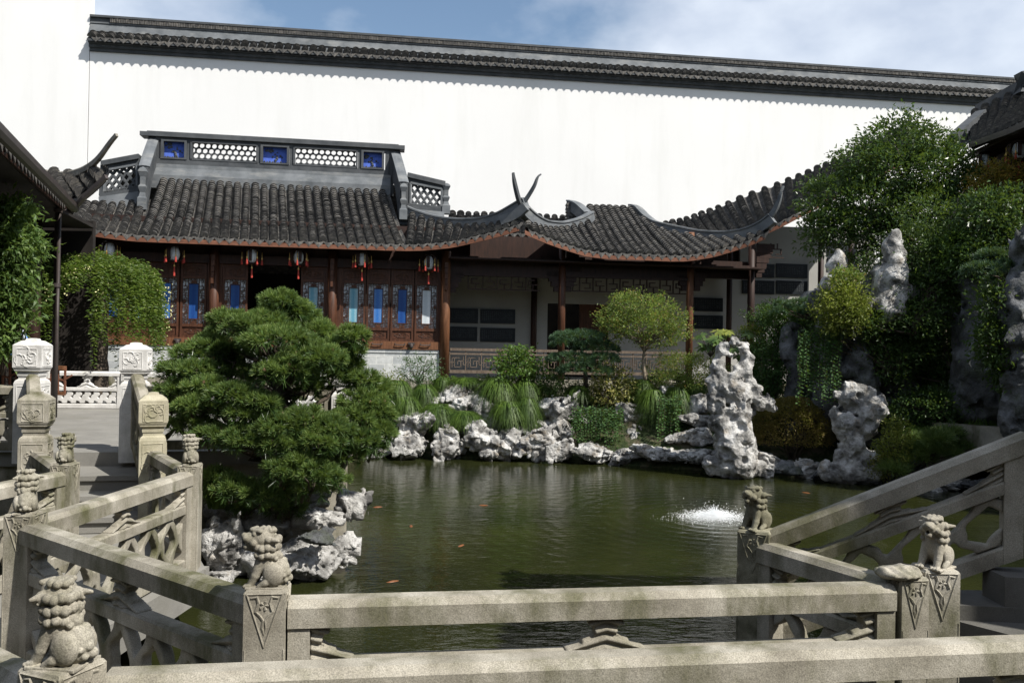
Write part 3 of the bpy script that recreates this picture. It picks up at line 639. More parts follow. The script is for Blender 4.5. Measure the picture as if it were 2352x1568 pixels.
def door_leaf(x0, x1, glass, label=None):
    a0, a1 = ax_(x0)+.006, ax_(x1)-.006; W = a1-a0; fr = .05; mb = MB(); b = 0.0
    abox(mb, a0, a0+fr, PZ['bot'], PZ['top'], b, .07); abox(mb, a1-fr, a1, PZ['bot'], PZ['top'], b, .07)
    for z0, z1 in ((PZ['bot'],PZ['q2']),(PZ['q1'],PZ['l2']),(PZ['l1'],PZ['p2']),(PZ['p1'],PZ['top'])):
        lo_, hi_ = min(z0,z1), max(z0,z1); abox(mb, a0+fr, a1-fr, lo_-.01, hi_+.01, b, .066)
    leaf = mb.build('door_leaf', M['wood_door'], hall)
    for z0, z1 in ((PZ['q2'],PZ['q1']),(PZ['p2'],PZ['p1'])):
        mb = MB(); abox(mb, a0+fr, a1-fr, z0, z1, b+.01, .03); abox(mb, a0+fr+.015, a1-fr-.015, z0+.015, z0+.025, b-.012, .012); abox(mb, a0+fr+.015, a1-fr-.015, z1-.025, z1-.015, b-.012, .012)
        cz = (z0+z1)/2; hw = W*.28; hh = (z1-z0)*.24; pts = []
        for k in range(25):
            t_ = 2*math.pi*k/24; r2 = 1+.14*math.cos(6*t_); pts.append(bw((a0+a1)/2+hw*r2*math.cos(t_), b-.008, cz+hh*r2*math.sin(t_)))
        mb.tube(pts, .009, 5, cap=False)
        for s_ in (-1, 1):
            mb.tube([bw((a0+a1)/2+s_*hw*(.5+.28*math.cos(v_)), b-.008, cz+hh*.5*math.sin(v_)) for v_ in np.linspace(0, 5.2, 10)], .008, 5)
        mb.build('carved_panel', M['wood_door'], leaf)
    mb = MB(); abox(mb, a0+fr, a1-fr, PZ['l2'], PZ['l1'], b+.025, .008); mb.build('frosted_glass', M['glass_white'], leaf)
    gw = W*.36; am = (a0+a1)/2; g0, g1 = am-gw/2, am+gw/2
    mb = MB(); abox(mb, g0, g1, PZ['g2'], PZ['g1'], b+.008, .012); mb.build('coloured_pane', M[glass], leaf)
    mb = MB()
    for q in ((g0-.02,g0,PZ['g2']-.02,PZ['g1']+.02),(g1,g1+.02,PZ['g2']-.02,PZ['g1']+.02),(g0,g1,PZ['g2']-.02,PZ['g2']),(g0,g1,PZ['g1'],PZ['g1']+.02)): abox(mb, *q, b, .04)
    parts = [fret(a0+fr, g0-.02, PZ['g2'], PZ['g1'], b, .012, .03, 1), fret(g1+.02, a1-fr, PZ['g2'], PZ['g1'], b, .012, .03, 2),
             fret(a0+fr, a1-fr, PZ['l2']+.004, PZ['g2']-.02, b, .012, .03, 3), fret(a0+fr, a1-fr, PZ['g1']+.02, PZ['l1']-.004, b, .012, .03, 4)]
    for p_ in parts:
        for v_, f_ in ((np.concatenate(p_.V), p_.F),):
            off = 0
            mb.V.append(v_); mb.F += [f+mb.n for f in f_]; mb.n += len(v_)
    for zz in (PZ['g1']+.055, PZ['l2']+.045, (PZ['g1']+PZ['g2'])/2): 
        if zz > PZ['g1'] or zz < PZ['g2']: mb.box(bw(am, b-.002, zz), (.11,.03,.06), BA)
        else:
            for s_ in (-1,1): mb.box(bw(am+s_*(W/2-fr-.035), b-.002, zz), (.05,.03,.10), BA)
    mb.build('lattice', M['wood_door'], leaf)
for x0, x1, g_ in ((231,291,'glass_blue'),(291,351,'glass_teal'),(351,412,'glass_mid'),(414,475,'glass_blue'),(510,569,'glass_blue'),(690,748,'glass_teal'),
                   (784,840,'glass_teal'),(841,896,'glass_mid'),(897,951,'glass_blue'),(952,1007,'glass_white')): door_leaf(x0, x1, g_)
for x0, x1 in ((218,231),(476,484),(502,510),(748,754),(773,784),(1007,1013)):
    mb = MB(); abox(mb, ax_(x0), ax_(x1), PZ['bot'], PZ['top'], 0, .09); mb.build('door_jamb', M['wood_door'], hall)
# dark inside of the hall
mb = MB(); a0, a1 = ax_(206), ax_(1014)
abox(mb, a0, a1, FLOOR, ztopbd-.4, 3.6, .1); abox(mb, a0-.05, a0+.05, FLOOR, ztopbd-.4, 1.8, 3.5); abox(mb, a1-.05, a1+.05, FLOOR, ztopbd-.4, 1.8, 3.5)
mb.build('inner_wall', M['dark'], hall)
# upper brackets under the eaves beside columns
for x in (493, 763, 1022):
    a = ax_(x); mb = MB()
    for k in range(5): mb.box(bw(a, -.24-.02*k, PZ['top']+.12-.14*k), (.09-.008*k, .10+.01*k, .13), BA)
    mb.build('carved_bracket', M['wood_door'], hall)

# ---- lanterns
def make_lantern():
    t_ = thing('palace_lantern', 'x', 'lantern', (0,0,0), local=True)
    mb = MB(); mb.lathe([(.04,-.17),(.085,-.14),(.115,-.06),(.12,0),(.115,.06),(.085,.14),(.04,.17)], (0,0,0), 18); mb.build('glass_globe', M['lampglass'], t_, True)
    mb = MB()
    for k in range(6):
        a = k*math.pi/3+.3; c, s = math.cos(a), math.sin(a)
        mb.tube([(c*.09,s*.09,.19),(c*.19,s*.19,.14),(c*.215,s*.215,0),(c*.19,s*.19,-.13),(c*.09,s*.09,-.18)], .011, 5)
        if k % 3 != 1 or True:
            if k in (0, 3, 2, 5):
                a2 = a+.12; a3 = a+math.pi/3-.55
                V = []
                for z, r2 in ((.14,.185),(.07,.205),(0,.21),(-.07,.205),(-.13,.185)):
                    for q in (a2, a3): V.append((math.cos(q)*r2, math.sin(q)*r2, z))
                mb.add(V, [(i*2,i*2+1,i*2+3,i*2+2) for i in range(4)])
    mb.lathe([(.09,.17),(.13,.18),(.13,.2),(.03,.23)], (0,0,0), 6); mb.lathe([(.06,-.2),(.11,-.19),(.11,-.17)], (0,0,0), 6); mb.tube([(0,0,.22),(0,0,.62)], .008, 5)
    mb.build('lantern_frame', M['wood_dark'], t_)
    def tassel(x, y, z0, l_):
        mb = MB(); mb.tube([(x,y,z0+.12),(x,y,z0)], .005, 4); mb.lathe([(.016,-.05),(.018,-.02),(.012,0)], (x,y,z0), 6); g_ = mb.build('tassel', M['gold'], t_)
        mb = MB(); mb.lathe([(.026,-.05-l_),(.022,-.05-l_*.5),(.012,-.04)], (x,y,z0), 7); mb.build('tassel_fringe', M['red'], g_)
    for k in range(6):
        a = k*math.pi/3+.3; tassel(math.cos(a)*.23, math.sin(a)*.23, -.03, .13)
    tassel(0, 0, -.25, .22)
    return t_
lan = make_lantern(); lab = ['leftmost lantern under the hall eave, half hidden by the weeping tree crown', 'white and brown tasselled lantern above the left door panels of the hall',
 'tasselled lantern just left of the dark open doorway', 'tasselled lantern just right of the dark open doorway', 'tasselled lantern above the left end of the four right-hand blue door panels', 'rightmost lantern of the hall, beside the corner timber column']
for k, (x, y) in enumerate(((252,574),(401,583),(579,588),(686,591),(832,596),(985,604))):
    p = bl(x, y, -.42)
    if k == 0: lan.location = tuple(p); lan['label'] = lab[0]; lan['group'] = 'lanterns hanging under the hall eave'; lan.rotation_euler = (0,0,.4)
    else: dup(lan, p, .4+.33*k, lab[k])

# ================================================================== pavilion and gallery right of the hall
pav = thing('gallery_pavilion', 'open timber pavilion and gallery with swept tiled roof joined to the hall', 'building', bw(3.5, 1, 0))
Nm = pxnodes([(1206,522,-1.3, 1207,508,-1.2),(1232,534,-1.15, 1226,513,-.8),(1284,554,-1.0, 1262,523,-.4),(1343,573,-.85, 1305,521,.1),(1399,580,-.8, 1348,494,.8)])
Nm2 = pxnodes([(1399,580,-.8, 1346,473,1.3),(1473,582,-.8, 1400,474,1.3),(1540,585,-.8, 1452,476,1.3)])
Nm3 = pxnodes([(1540,585,-.8, 1466,494,1.0),(1580,585,-.8, 1505,523,.4),(1640,575,-.85, 1590,541,-.1),(1690,560,-.95, 1665,547,-.5),(1728,547,-1.1, 1722,538,-.9),(1757,534,-1.25, 1758,526,-1.15)])
make_roof(pav, Nm, seed=6, sag=.02); make_roof(pav, Nm2, seed=7, sag=.08); make_roof(pav, Nm3, seed=8, sag=.02)
Nc = pxnodes([(1540,545,1.2, 1520,512,2.4),(1600,545,.6, 1570,504,2.4),(1690,542,.0, 1640,479,2.3),(1745,532,-.3, 1700,452,2.2),(1790,510,-.5, 1772,427,2.1),(1844,481,-.6, 1840,400,2.1),(1900,452,-.7, 1900,376,2.0),(2040,380,-.8, 2030,310,2.0),(2110,345,-.8, 2100,285,2.0)])
make_roof(pav, Nc, seed=9, sag=.05, spacing=.25)
Nb = pxnodes([(1030,530,.9, 1030,488,2.2),(1190,535,.9, 1185,492,2.2),(1345,540,.9, 1335,499,2.2)])
make_roof(pav, Nb, fascia=False, seed=10, sag=.03)
rl = pc([(1312,460,1.4),(1330,470,1.0),(1356,488,.7),(1340,505,.4),(1300,514,0),(1250,508,-.5),(1220,490,-.95),(1203,468,-1.25)], 40)
# split into two pieces: short ridge down, then hip
o1 = ridge_sweep(pc([(1309,460,1.45),(1325,462,1.2),(1352,487,.7)], 12), .22, .30).build('gable_ridge', M['ridge'], pav)
o2 = ridge_sweep(pc([(1356,486,.65),(1330,500,.4),(1290,510,0),(1250,506,-.5),(1222,490,-.9),(1203,470,-1.15)], 36), .2, .28).build('hip_ridge', M['ridge'], pav)
mb = MB(); mb.sweep(pc([(1206,476,-1.15),(1193,462,-1.3),(1187,440,-1.4),(1181,415,-1.45),(1178,397,-1.45)], 20), lambda t: [(-.045,-.07*(1-t)-.02),(-.045,.03),(.045,.03),(.045,-.07*(1-t)-.02)]); mb.build('roof_horn', M['ridge_dark'], o2)
mb = MB()
for k in range(5):
    for j in range(5):
        p = bl(1302+k*7, 472+j*8+k*2, 1.5); mb.tube([p, p-BV*.25], .05, 7)
mb.build('stacked_tile_ends', M['tile'], o1)
o3 = ridge_sweep(pc([(1449,470,1.5),(1463,468,1.35),(1480,490,1.05),(1505,508,.65),(1550,518,.3),(1610,530,0),(1670,532,-.4),(1715,524,-.8),(1750,508,-1.1),(1768,492,-1.25)], 50), .21, lambda t: .32-.04*t).build('hip_ridge', M['ridge'], pav)
mb = MB(); mb.sweep(pc([(1762,500,-1.2),(1778,482,-1.35),(1788,462,-1.45),(1795,436,-1.5),(1799,428,-1.5)], 20), lambda t: [(-.045,-.10*(1-t)-.02),(-.045,.03),(.045,.03),(.045,-.10*(1-t)-.02)]); mb.build('roof_horn', M['ridge'], o3)
# walls and slabs of the gallery
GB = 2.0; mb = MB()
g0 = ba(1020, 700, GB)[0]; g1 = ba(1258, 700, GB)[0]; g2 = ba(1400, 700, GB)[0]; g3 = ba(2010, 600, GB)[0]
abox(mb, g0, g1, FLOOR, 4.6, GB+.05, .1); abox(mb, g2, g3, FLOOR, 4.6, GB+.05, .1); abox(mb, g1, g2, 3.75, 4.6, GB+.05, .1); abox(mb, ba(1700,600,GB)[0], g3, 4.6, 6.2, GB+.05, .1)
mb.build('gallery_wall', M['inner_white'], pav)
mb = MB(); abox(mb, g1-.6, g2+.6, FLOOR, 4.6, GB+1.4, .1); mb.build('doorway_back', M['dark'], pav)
mb = MB(); rect(mb, 1330, 690, 1392, 830, GB+.8, .06); mb.build('inner_door', M['wood_door'], pav)
stl = []
for x0, y0, x1, y1 in ((1033,708,1098,742),(1103,710,1183,743),(1033,750,1096,783),(1103,753,1183,785),(1590,684,1660,715),(1590,724,1660,755),(1705,606,1778,637),(1783,606,1854,638),(1705,644,1778,675),(1783,645,1854,676),(1901,556,1968,587),(1901,592,1968,622)):
    mb = MB(); rect(mb, x0, y0, x1, y1, GB-.02, .04); s_ = mb.build('inscribed_slab', M['black'], pav)
    mb = MB(); A0 = np.array(ba(x0+4, y0+4, GB-.043)); A1 = np.array(ba(x1-4, y1-4, GB-.043)); rs = np.random.RandomState(int(x0+y0)); nx = int((A1[0]-A0[0])/.055); nz = int((A0[1]-A1[1])/.05)
    for i in range(nx):
        for j in range(nz):
            c = bw(A0[0]+i*.055+.02, GB-.043, A0[1]-j*.05-.02)
            mb.box(c+BU*.006*rs.randn(), (.022*rs.rand()+.008,.004,.006), BA); mb.box(c+np.array([0,0,.008*rs.randn()]), (.005,.0045,.03*rs.rand()+.006), BA)
            if rs.rand() > .4: mb.box(c+np.array([0,0,-.012]), (.028*rs.rand()+.006,.004,.005), BA)
    mb.build('engraved_writing', M['ridge'], s_)
for x, y0, y1, b_, mt, w_ in ((1226,640,850,1.85,'wood_dark',.17),(1675,590,780,1.7,'wood_dark',.16),(1885,540,720,1.7,'wood_dark',.16),(1290,560,860,-.05,'wood_door',.19),(1584,560,860,-.05,'wood',.19),(1725,560,790,-.05,'wood_dark',.19),(1955,480,650,.3,'wood_dark',.16)):
    a = ba(x, (y0+y1)/2, b_)[0]; mb = MB(); mb.lathe([(w_/2,FLOOR),(w_/2,ba(x,y0,b_)[1]+.3)], bw(a, b_, 0), 16); c_ = mb.build('column', M[mt], pav, True)
# beams, friezes
mb = MB(); rect(mb, 1033, 600, 1285, 636, 0, .14); rect(mb, 1298, 600, 1578, 637, 0, .12); rect(mb, 1298, 634, 1578, 641, -.02, .16); rect(mb, 1594, 600, 1722, 640, .1, .14); rect(mb, 1080, 545, 1330, 600, .5, .05); rect(mb, 1033, 596, 1720, 604, -.02, .2, 1290); mb.build('beam', M['wood_dark'], pav)
for x0, x1, y0, y1 in ((1076,1240,636,664),(1300,1576,642,670),(1740,1800,560,590)):
    A0 = ba(x0, y0, 0); A1 = ba(x1, y1, 0); z1 = ba((x0+x1)/2, y0, 0)[1]; z0 = ba((x0+x1)/2, y1, 0)[1]
    mb = fret(A0[0], A1[0], z0, z1, 0, .025, .05, 3); abox(mb, A0[0], A1[0], z0-.03, z0, 0, .05); mb.build('hanging_fretwork', M['wood_dark'], pav)
for x, d in ((1033,1),(1285,-1),(1298,1),(1578,-1),(1594,1),(1735,1)):
    mb = MB(); a = ba(x, 640, 0)[0]; z = ba(x, 590 if x < 1700 else 560, 0)[1]
    for k in range(7):
        w_ = .45*(1-k/7)**.8+.06; mb.box(bw(a+d*w_/2, 0, z-.13*k-.06), (w_, .12+.02*(k % 2), .125), BA)
    mb.build('carved_bracket', M['wood_dark'], pav)
# fretwork balustrades
for x0, x1 in ((1033,1284),(1297,1576)):
    A0 = ba(x0, 820, -.05)[0]; A1 = ba(x1, 820, -.05)[0]; z = [ba(1100, y, -.05)[1] for y in (800,806,811,815,850,857)]
    mb = MB(); abox(mb, A0, A1, z[1], z[0], -.05, .09); abox(mb, A0, A1, z[3], z[2], -.05, .06); abox(mb, A0, A1, z[5], z[4], -.05, .1); n = int((A1-A0)/.36)
    for i in range(n+1): abox(mb, A0+(A1-A0)*i/n-.012, A0+(A1-A0)*i/n+.012, z[4], z[0], -.05, .05)
    bo = mb.build('wooden_railing', M['wood_grey'], pav)
    mb = MB(); 
    for i in range(n):
        c0 = A0+(A1-A0)*i/n; w_ = (A1-A0)/n; h_ = z[3]-z[4]
        for p, q, r2, s2 in ((0,.5,.3,.5),(.3,.2,.3,.8),(.3,.8,.6,.8),(.3,.2,.7,.2),(.7,.2,.7,.6),(.5,.6,.85,.6),(.85,.35,.85,.85),(.85,.35,1,.35),(.15,.2,.15,.8),(.15,.8,.3,.8),(.5,.6,.5,.4)):
            mb.box(bw(c0+(p+r2)/2*w_, -.05, z[4]+(q+s2)/2*h_), (abs(r2-p)*w_+.018,.035,abs(s2-q)*h_+.018), BA)
    mb.build('fretwork', M['wood_grey'], bo)
mb = MB(); c0, c1 = ba(1031, 600, 0)[0], ba(1740, 600, 0)[0]; zc_ = ba(1400, 588, -.8)[1]-.12
abox(mb, c0, c1, zc_-.04, zc_, .85, 2.7); abox(mb, c0, c1+1.5, zc_-.04, zc_+.9, 2.3, .3); mb.build('ceiling', M['wood_dark'], pav)
# plinth and roofed volume behind
mb = MB(); abox(mb, ax_(150)-.5, ax_(1035)+.05, .3, FLOOR, 2.4, 5.2); mb.build('hall_plinth', M['stone'], hall)
mb = MB(); abox(mb, ax_(1035)+.06, 12.5, .3, FLOOR, 2.4, 5.2); mb.build('gallery_plinth', M['stone'], pav)
# ================================================================== left and right neighbouring buildings
lb = thing('left_building', 'dark timber building with gutter and upturned tiled roof corner at the left edge', 'building', (-8.5, 11, 0))
K = at(147, 462, 13.6); E0 = at(0, 318, 9.4); zE = (K[2]+E0[2])/2; K[2] = zE; E0[2] = zE; E00 = E0+(E0-K)*.8
up = np.array([-2.6, -.5, 1.25])
nodes = [(E00, E00+up), (E0, E0+up), ((E0+K)/2, (E0+K)/2+up), (K, K+np.array([-2.2,1.2,1.15]))]
make_roof(lb, resample(nodes, 14), fascia=False, seed=12, sag=.05)
tip = at(243, 398, 13.2)
nodes = [(K, at(108, 388, 14.6)), (at(185,448,13.5), at(150,398,14.3)), (at(215,425,13.4), at(190,395,14.0)), (tip, at(226,388,13.5))]
make_roof(lb, resample(nodes, 12), fascia=False, seed=13, sag=.0, spacing=.24)
mb = MB(); mb.sweep(curve([at(10,352,15.6), at(60,381,15.0), at(100,392,14.7), at(150,399,14.2), at(192,388,13.8), at(225,365,13.4), at(250,330,13.1), at(259,310,13), at(268,309,13)], 40),
    lambda t: [(-.07*(1-.7*t),-.19*(1-t)-.035),(-.07*(1-.7*t),0),(-.025,.02),(.025,.02),(.07*(1-.7*t),0),(.07*(1-.7*t),-.19*(1-t)-.035)]); mb.build('hip_ridge', surf('weathered_ridge', [(.3,(.13,.12,.10)),(.7,(.25,.235,.2))], 8, 6, .9, .3, 30, .01, coords='W'), lb)
gd = np.array([.14,.06,-.09]); mb = MB(); g_ = [(-.075,.03),(-.07,-.04),(-.03,-.08),(.03,-.08),(.07,-.04),(.075,.03),(.06,.03),(.055,-.03),(.02,-.06),(-.02,-.06),(-.055,-.03),(-.06,.03)]
mb.sweep([E00+gd, K+gd], g_); mb.sweep([K+gd, at(195,447,13.4)+np.array([.03,-.1,-.05]), at(244,404,13.1)], [(-.03,.02),(-.03,-.05),(.03,-.05),(.03,.02)]); mb.build('gutter', M['metal'], lb)
pb = at(128, 846, 13.5); pt_ = at(134, 478, 13.5); mb = MB(); mb.tube([K+gd+np.array([-.02,0,-.06]), pt_, np.array([pt_[0],pt_[1],1.2])], [.06,.05,.05], 12); mb.build('downpipe', M['metal'], lb, True)
for yy in (484, 655):
    p = at(131, yy, 13.5); mb = MB(); mb.tube([(pt_[0],pt_[1],p[2]-.03),(pt_[0],pt_[1],p[2]+.03)], .065, 12); mb.build('pipe_clamp', M['metal'], lb)
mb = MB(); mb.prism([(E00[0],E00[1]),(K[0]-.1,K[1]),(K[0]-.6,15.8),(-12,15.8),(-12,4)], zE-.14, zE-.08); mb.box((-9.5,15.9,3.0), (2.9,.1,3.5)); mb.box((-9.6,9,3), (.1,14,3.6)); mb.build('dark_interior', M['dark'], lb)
for x_, y_ in ((-8.6,14.9),(-9.4,11.9)):
    mb = MB(); mb.lathe([(.11,1.2),(.11,zE)], (x_,y_,0), 14); mb.build('column', M['wood_dark'], lb, True)
hp = at(28, 820, 14.6)
rl_ = thing('veranda_railing', 'reddish timber railing in the dark veranda at the far left', 'railing', (hp[0],hp[1],1.2))
mb = MB(); a_ = at(-40, 835, 14.6); b_ = at(150, 845, 14.6); mb.beam(a_, b_, .1, .07); mb.beam(a_+np.array([0,0,-.45]), b_+np.array([0,0,-.45]), .08, .06); mb.build('rail', M['wood'], rl_)
mb = MB()
for i in range(13):
    p = a_+(b_-a_)*i/12; mb.beam(p, p+np.array([0,0,-.45]), .03, .03, up=(0,1,0)); mb.beam(p+np.array([0,0,-.2]), p+(b_-a_)/12+np.array([0,0,-.12-.1*(i % 2)]), .025, .03)
mb.build('fretwork', M['wood_red'], rl_)
for k_, (x, y, Y) in enumerate(((62,492,15.2),(44,484,14.2))):
    dup(lan, at(x, y, Y), 1.1*k_, ['white lantern in the gloom under the left eave, just left of the downpipe top', 'white lantern deepest in the left corner under the gutter'][k_], 'lanterns under the left building eave')
um = thing('garden_umbrella', 'closed white and blue umbrella standing in the shade at the far left', 'umbrella', tuple(at(44, 860, 14.2))); u = at(44, 733, 14.2)
mb = MB(); V = []
for j in range(12):
    t_ = 2*math.pi*j/12; V.append(u+np.array([math.cos(t_)*.26*(1 if j % 2 else .8), math.sin(t_)*.26*(1 if j % 2 else .8), -.62]))
mb.add(V+[u], [(j, (j+1) % 12, 12) for j in range(12)]); mb.build('canopy', surf('umbrella_cloth', [(.45,(.12,.25,.55)),(.5,(.6,.63,.68))], 3, 2, .8, 0, coords='W'), um)
mb = MB(); mb.tube([u, (u[0],u[1],1.2)], .02, 8); mb.build('pole', M['metal'], um)

rh = thing('right_hall', 'dark timber hall with weathered tiled roof rising at the upper right edge', 'building', (12, 17, 0))
zR = 6.28
zR = 7.05; YK = 18.0
nodes = [((9.85,15.0,zR),(12.3,15.6,9.0)), ((9.85,16.4,zR),(12.3,19.0,9.0)), (tuple(at(2234,330,YK)), tuple(at(2228,262,22.0)))]
nodes = [(np.array(a), np.array(b)) for a, b in nodes]
make_roof(rh, resample(nodes, 16), fascia=False, seed=14, sag=.1, spacing=.24, step=.1)
mb = MB(); mb.sweep([(9.80,15.0,zR-.13),(9.80,16.4,zR-.13),tuple(at(2232,333,YK))], [(-.07,-.07),(-.07,.05),(.07,.05),(.07,-.07)]); mb.build('gutter', M['metal'], rh)
mb = MB(); mb.box((12.1,16.9,4.9), (3.2,3.0,4.2)); mb.build('walls', M['wood_dark'], rh); mb = MB(); mb.prism([(9.8,14.8),(12,14.8),(12,18.8),(10.0,18.3)], zR-.2, zR-.12); mb.build('ceiling', M['wood_dark'], rh)
mb = MB(); mb.sweep([(12.3,15.6,9.05),(12.3,19.0,9.05),(12.35,22.0,9.0)], [(-.15,-.2),(-.15,.12),(.15,.12),(.15,-.2)]); mb.build('roof_ridge', M['ridge_dark'], rh)
for yy in (15.4,17.0,18.4):
    mb = MB(); mb.lathe([(.13,3.0),(.13,7.0)], (10.5,yy,0), 12); mb.build('column', M['wood_dark'], rh, True)
mb = MB(); mb.sweep([at(2190,318,19.6), at(2255,262,20.5)], [(-.12,-.3),(-.12,.1),(.12,.1),(.12,-.3)]); mb.build('verge_ridge', M['ridge_dark'], rh); mb = MB(); mb.sweep([at(2345,215,19.0), at(2345,175,19), at(2380,170,19)], [(-.15,-.1),(-.15,.1),(.15,.1),(.15,-.1)]); mb.build('verge_ridge', M['ridge_dark'], rh)
for k_, (x, y, Y) in enumerate(((2308,545-2,13.2),(2342,520,12.3))):
    pass
for k_, (x, y, Y) in enumerate(((2262,368,17.9),(2340,342,16.7))):
    dup(lan, at(x, y+5, Y), .5*k_, ['dim lantern under the right hall eave, left one of the pair', 'dim lantern under the right hall eave at the picture edge'][k_], 'lanterns under the right hall eave')
# unseen block added at the camera's right, sized to shade the stair
ep = thing('stair_shade_block', 'unseen block with a tiled roof, added right of the stair to shade it', 'building', (6, 4.5, 0))
CNX, CNY = 4.5, 2.56
mb = MB(); mb.box((CNX+1.9, CNY+1.8, 3.1), (3.6, 3.4, 6.2)); mb.build('walls', M['wood'], ep)
nodes = [(np.array([CNX-.05,CNY+.05,6.15]), np.array([CNX+1.8,CNY+1.7,7.0])), (np.array([CNX-.05,CNY+3.6,6.15]), np.array([CNX+1.8,CNY+1.9,7.0]))]
make_roof(ep, resample(nodes, 6), seed=15, sag=.05)

# unseen dark boxes added behind the camera and on both flanks to cut skylight
for nm_, lb_, c_, s_ in (('rear_sky_block','unseen dark block added behind the viewpoint to cut the skylight',(0,-8.5,4.2),(34,3,8.4)),('flank_sky_block','tall unseen dark block added on the left to cut the skylight',(-17.5,6,4.5),(.6,26,9)),('flank_sky_block','tall unseen dark block added on the right to cut the skylight',(16.5,5,3.5),(.6,26,7))):
    mb = MB(); mb.box(c_, s_); o = mb.build(nm_, M['wood_dark'], None, loc=(c_[0],c_[1],0)); tag(o, lb_, 'wall')
# ================================================================== terrace
Z1 = 1.2
N1 = at(75, 850, 9.2); N2 = at(312, 850, 9.4); N3 = at(787, 850, 10.0); NL1 = at(83, 1000, 8.0); NL2 = at(351, 1000, 8.2)
poly = [(-11,9.1),(N1[0],9.25),(N2[0],9.42),(N3[0]+.1,10.05),(-4.35,18.6),(-11,18.6)]
mb = MB(); mb.prism(poly, Z1-.16, Z1); structure(mb.build('terrace_floor', M['paving']))
mb = MB(); mb.prism([(x*1.0-(.04 if x > -3 else 0), y+.06) for x, y in poly], -.6, Z1-.16); structure(mb.build('terrace_base', M['stone']))
# joints in the paving
# steps
g_ = 'steps from the bridge up to the terrace'
for k_ in range(1, 5):
    t0_, z = k_/4.0, .58+.155*k_
    pL = NL1[:2]+(N1[:2]-NL1[:2])*(k_-1)/4.2; pR = NL2[:2]+(N2[:2]-NL2[:2])*(k_-1)/4.2
    eL = N1[:2]+np.array([-.1,.3]); eR = N2[:2]+np.array([0,.3])
    if k_ == 4: continue
    mb = MB(); mb.prism([(pL[0],pL[1]),(pR[0],pR[1]),(eR[0],eR[1]),(eL[0],eL[1])], z-.155, z-.05)
    cc = (pL+pR)/2; n_ = np.array([.16,-.98])*.03
    mb.prism([(pL[0]+n_[0],pL[1]+n_[1]),(pR[0]+n_[0],pR[1]+n_[1]),(eR[0],eR[1]),(eL[0],eL[1])], z-.05, z)
    o = mb.build('stone_step', M['paving'], None, loc=(cc[0],cc[1],z))
    tag(o, ['lowest stone step between the square newels', 'second stone step up to the terrace', 'third stone step up to the terrace', 'top'][k_-1], 'step', g_)

# ------------------------------------------------------------------ newels with square carved heads
def newel(loc, w_, h_, mat, rz, label, seed):
    t_ = thing('stone_newel', label, 'newel post', loc, local=True, rz=rz); t_['group'] = 'square headed newel posts of the terrace'
    w2 = w_/2; hc = .30*w_/.25; zb_ = h_-hc-.05
    mb = MB(); mb.lathe([(w2*.97,-.1),(w2*.97,zb_-.14),(w2*.9,zb_-.11),(w2*.72,zb_-.09),(w2*.72,zb_-.06)], sq=True); mb.build('shaft', mat, t_)
    mb = MB(); mb.lathe([(w2*.78,zb_-.06),(w2*.8,zb_-.03),(w2*.72,zb_-.025),(w2*.95,zb_),(w2*.95,zb_+.015)], sq=True); mb.build('neck', mat, t_)
    mb = MB(); z0, z1 = zb_+.015, zb_+.015+hc*.78
    mb.lathe([(w2*.98,z0),(w2*1.05,z0+.02),(w2*1.05,z1),(w2*.98,z1+.012),(w2*.62,z1+.05),(w2*.42,z1+.055),(w2*.36,z1+.075),(w2*.1,z1+.08)], sq=True); hd = mb.build('head', mat, t_)
    rs = np.random.RandomState(seed)
    for (cz, ch, name) in (((z0+z1)/2, (z1-z0)*.72, 'head_carving'), (zb_-.14-.17, .28, 'shaft_carving')):
        mb = MB(); ww = w2*1.05 if name[0] == 'h' else w2*.97
        for face in range(4):
            c, s = math.cos(face*math.pi/2), math.sin(face*math.pi/2)
            tr = lambda x, z, d=0: (c*x+s*(ww+d), s*x-c*(ww+d), cz+z)
            hw, hh = w2*.74, ch/2
            for p, q in (((-hw,-hh),(hw,-hh)),((hw,-hh),(hw,hh)),((hw,hh),(-hw,hh)),((-hw,hh),(-hw,-hh))): mb.tube([tr(*p), tr(*q)], .006, 4)
            for k in range(9):
                x0 = rs.uniform(-.7,.7)*hw; y0 = rs.uniform(-.7,.7)*hh; a = rs.uniform(0,6.3); r2 = rs.uniform(.015,.035)
                mb.tube([tr(x0+r2*(1+.3*u_)*math.cos(a+u_)*.9, y0+r2*(1+.3*u_)*math.sin(a+u_)) for u_ in np.linspace(0,4,7)], [.003,.008,.009,.009,.008,.006,.003], 5)
        mb.build(name, mat, hd if name[0] == 'h' else t_)
    return t_
newel((NL2[0],NL2[1],.5), .25, 1.48, M['stone_buff'], R(24), 'buff square newel at the foot of the steps, right side', 1)
newel((NL1[0],NL1[1],.5), .25, 1.48, M['stone'], R(14), 'grey square newel at the foot of the steps, left side', 2)
newel((N2[0],N2[1],Z1), .27, 1.27, M['stone_pale'], R(10), 'white square newel at the head of the steps, right of the gap', 3)
newel((N1[0],N1[1],Z1), .28, 1.30, M['stone_pale'], R(6), 'white square newel at the head of the steps, left of the gap', 4)
newel((N3[0],N3[1],Z1), .24, 1.12, M['stone_pale'], R(8), 'white newel at the terrace corner, mostly hidden by the pine', 5)
NF1 = at(103, 900, 15.3); NF2 = at(296, 900, 15.5)
newel((NF1[0],NF1[1],Z1), .2, .78, M['stone_pale'], R(4), 'small far newel at the back of the terrace behind the left white newel', 6)
newel((NF2[0],NF2[1],Z1), .2, .78, M['stone_pale'], R(4), 'small far newel at the back of the terrace behind the right white newel', 7)

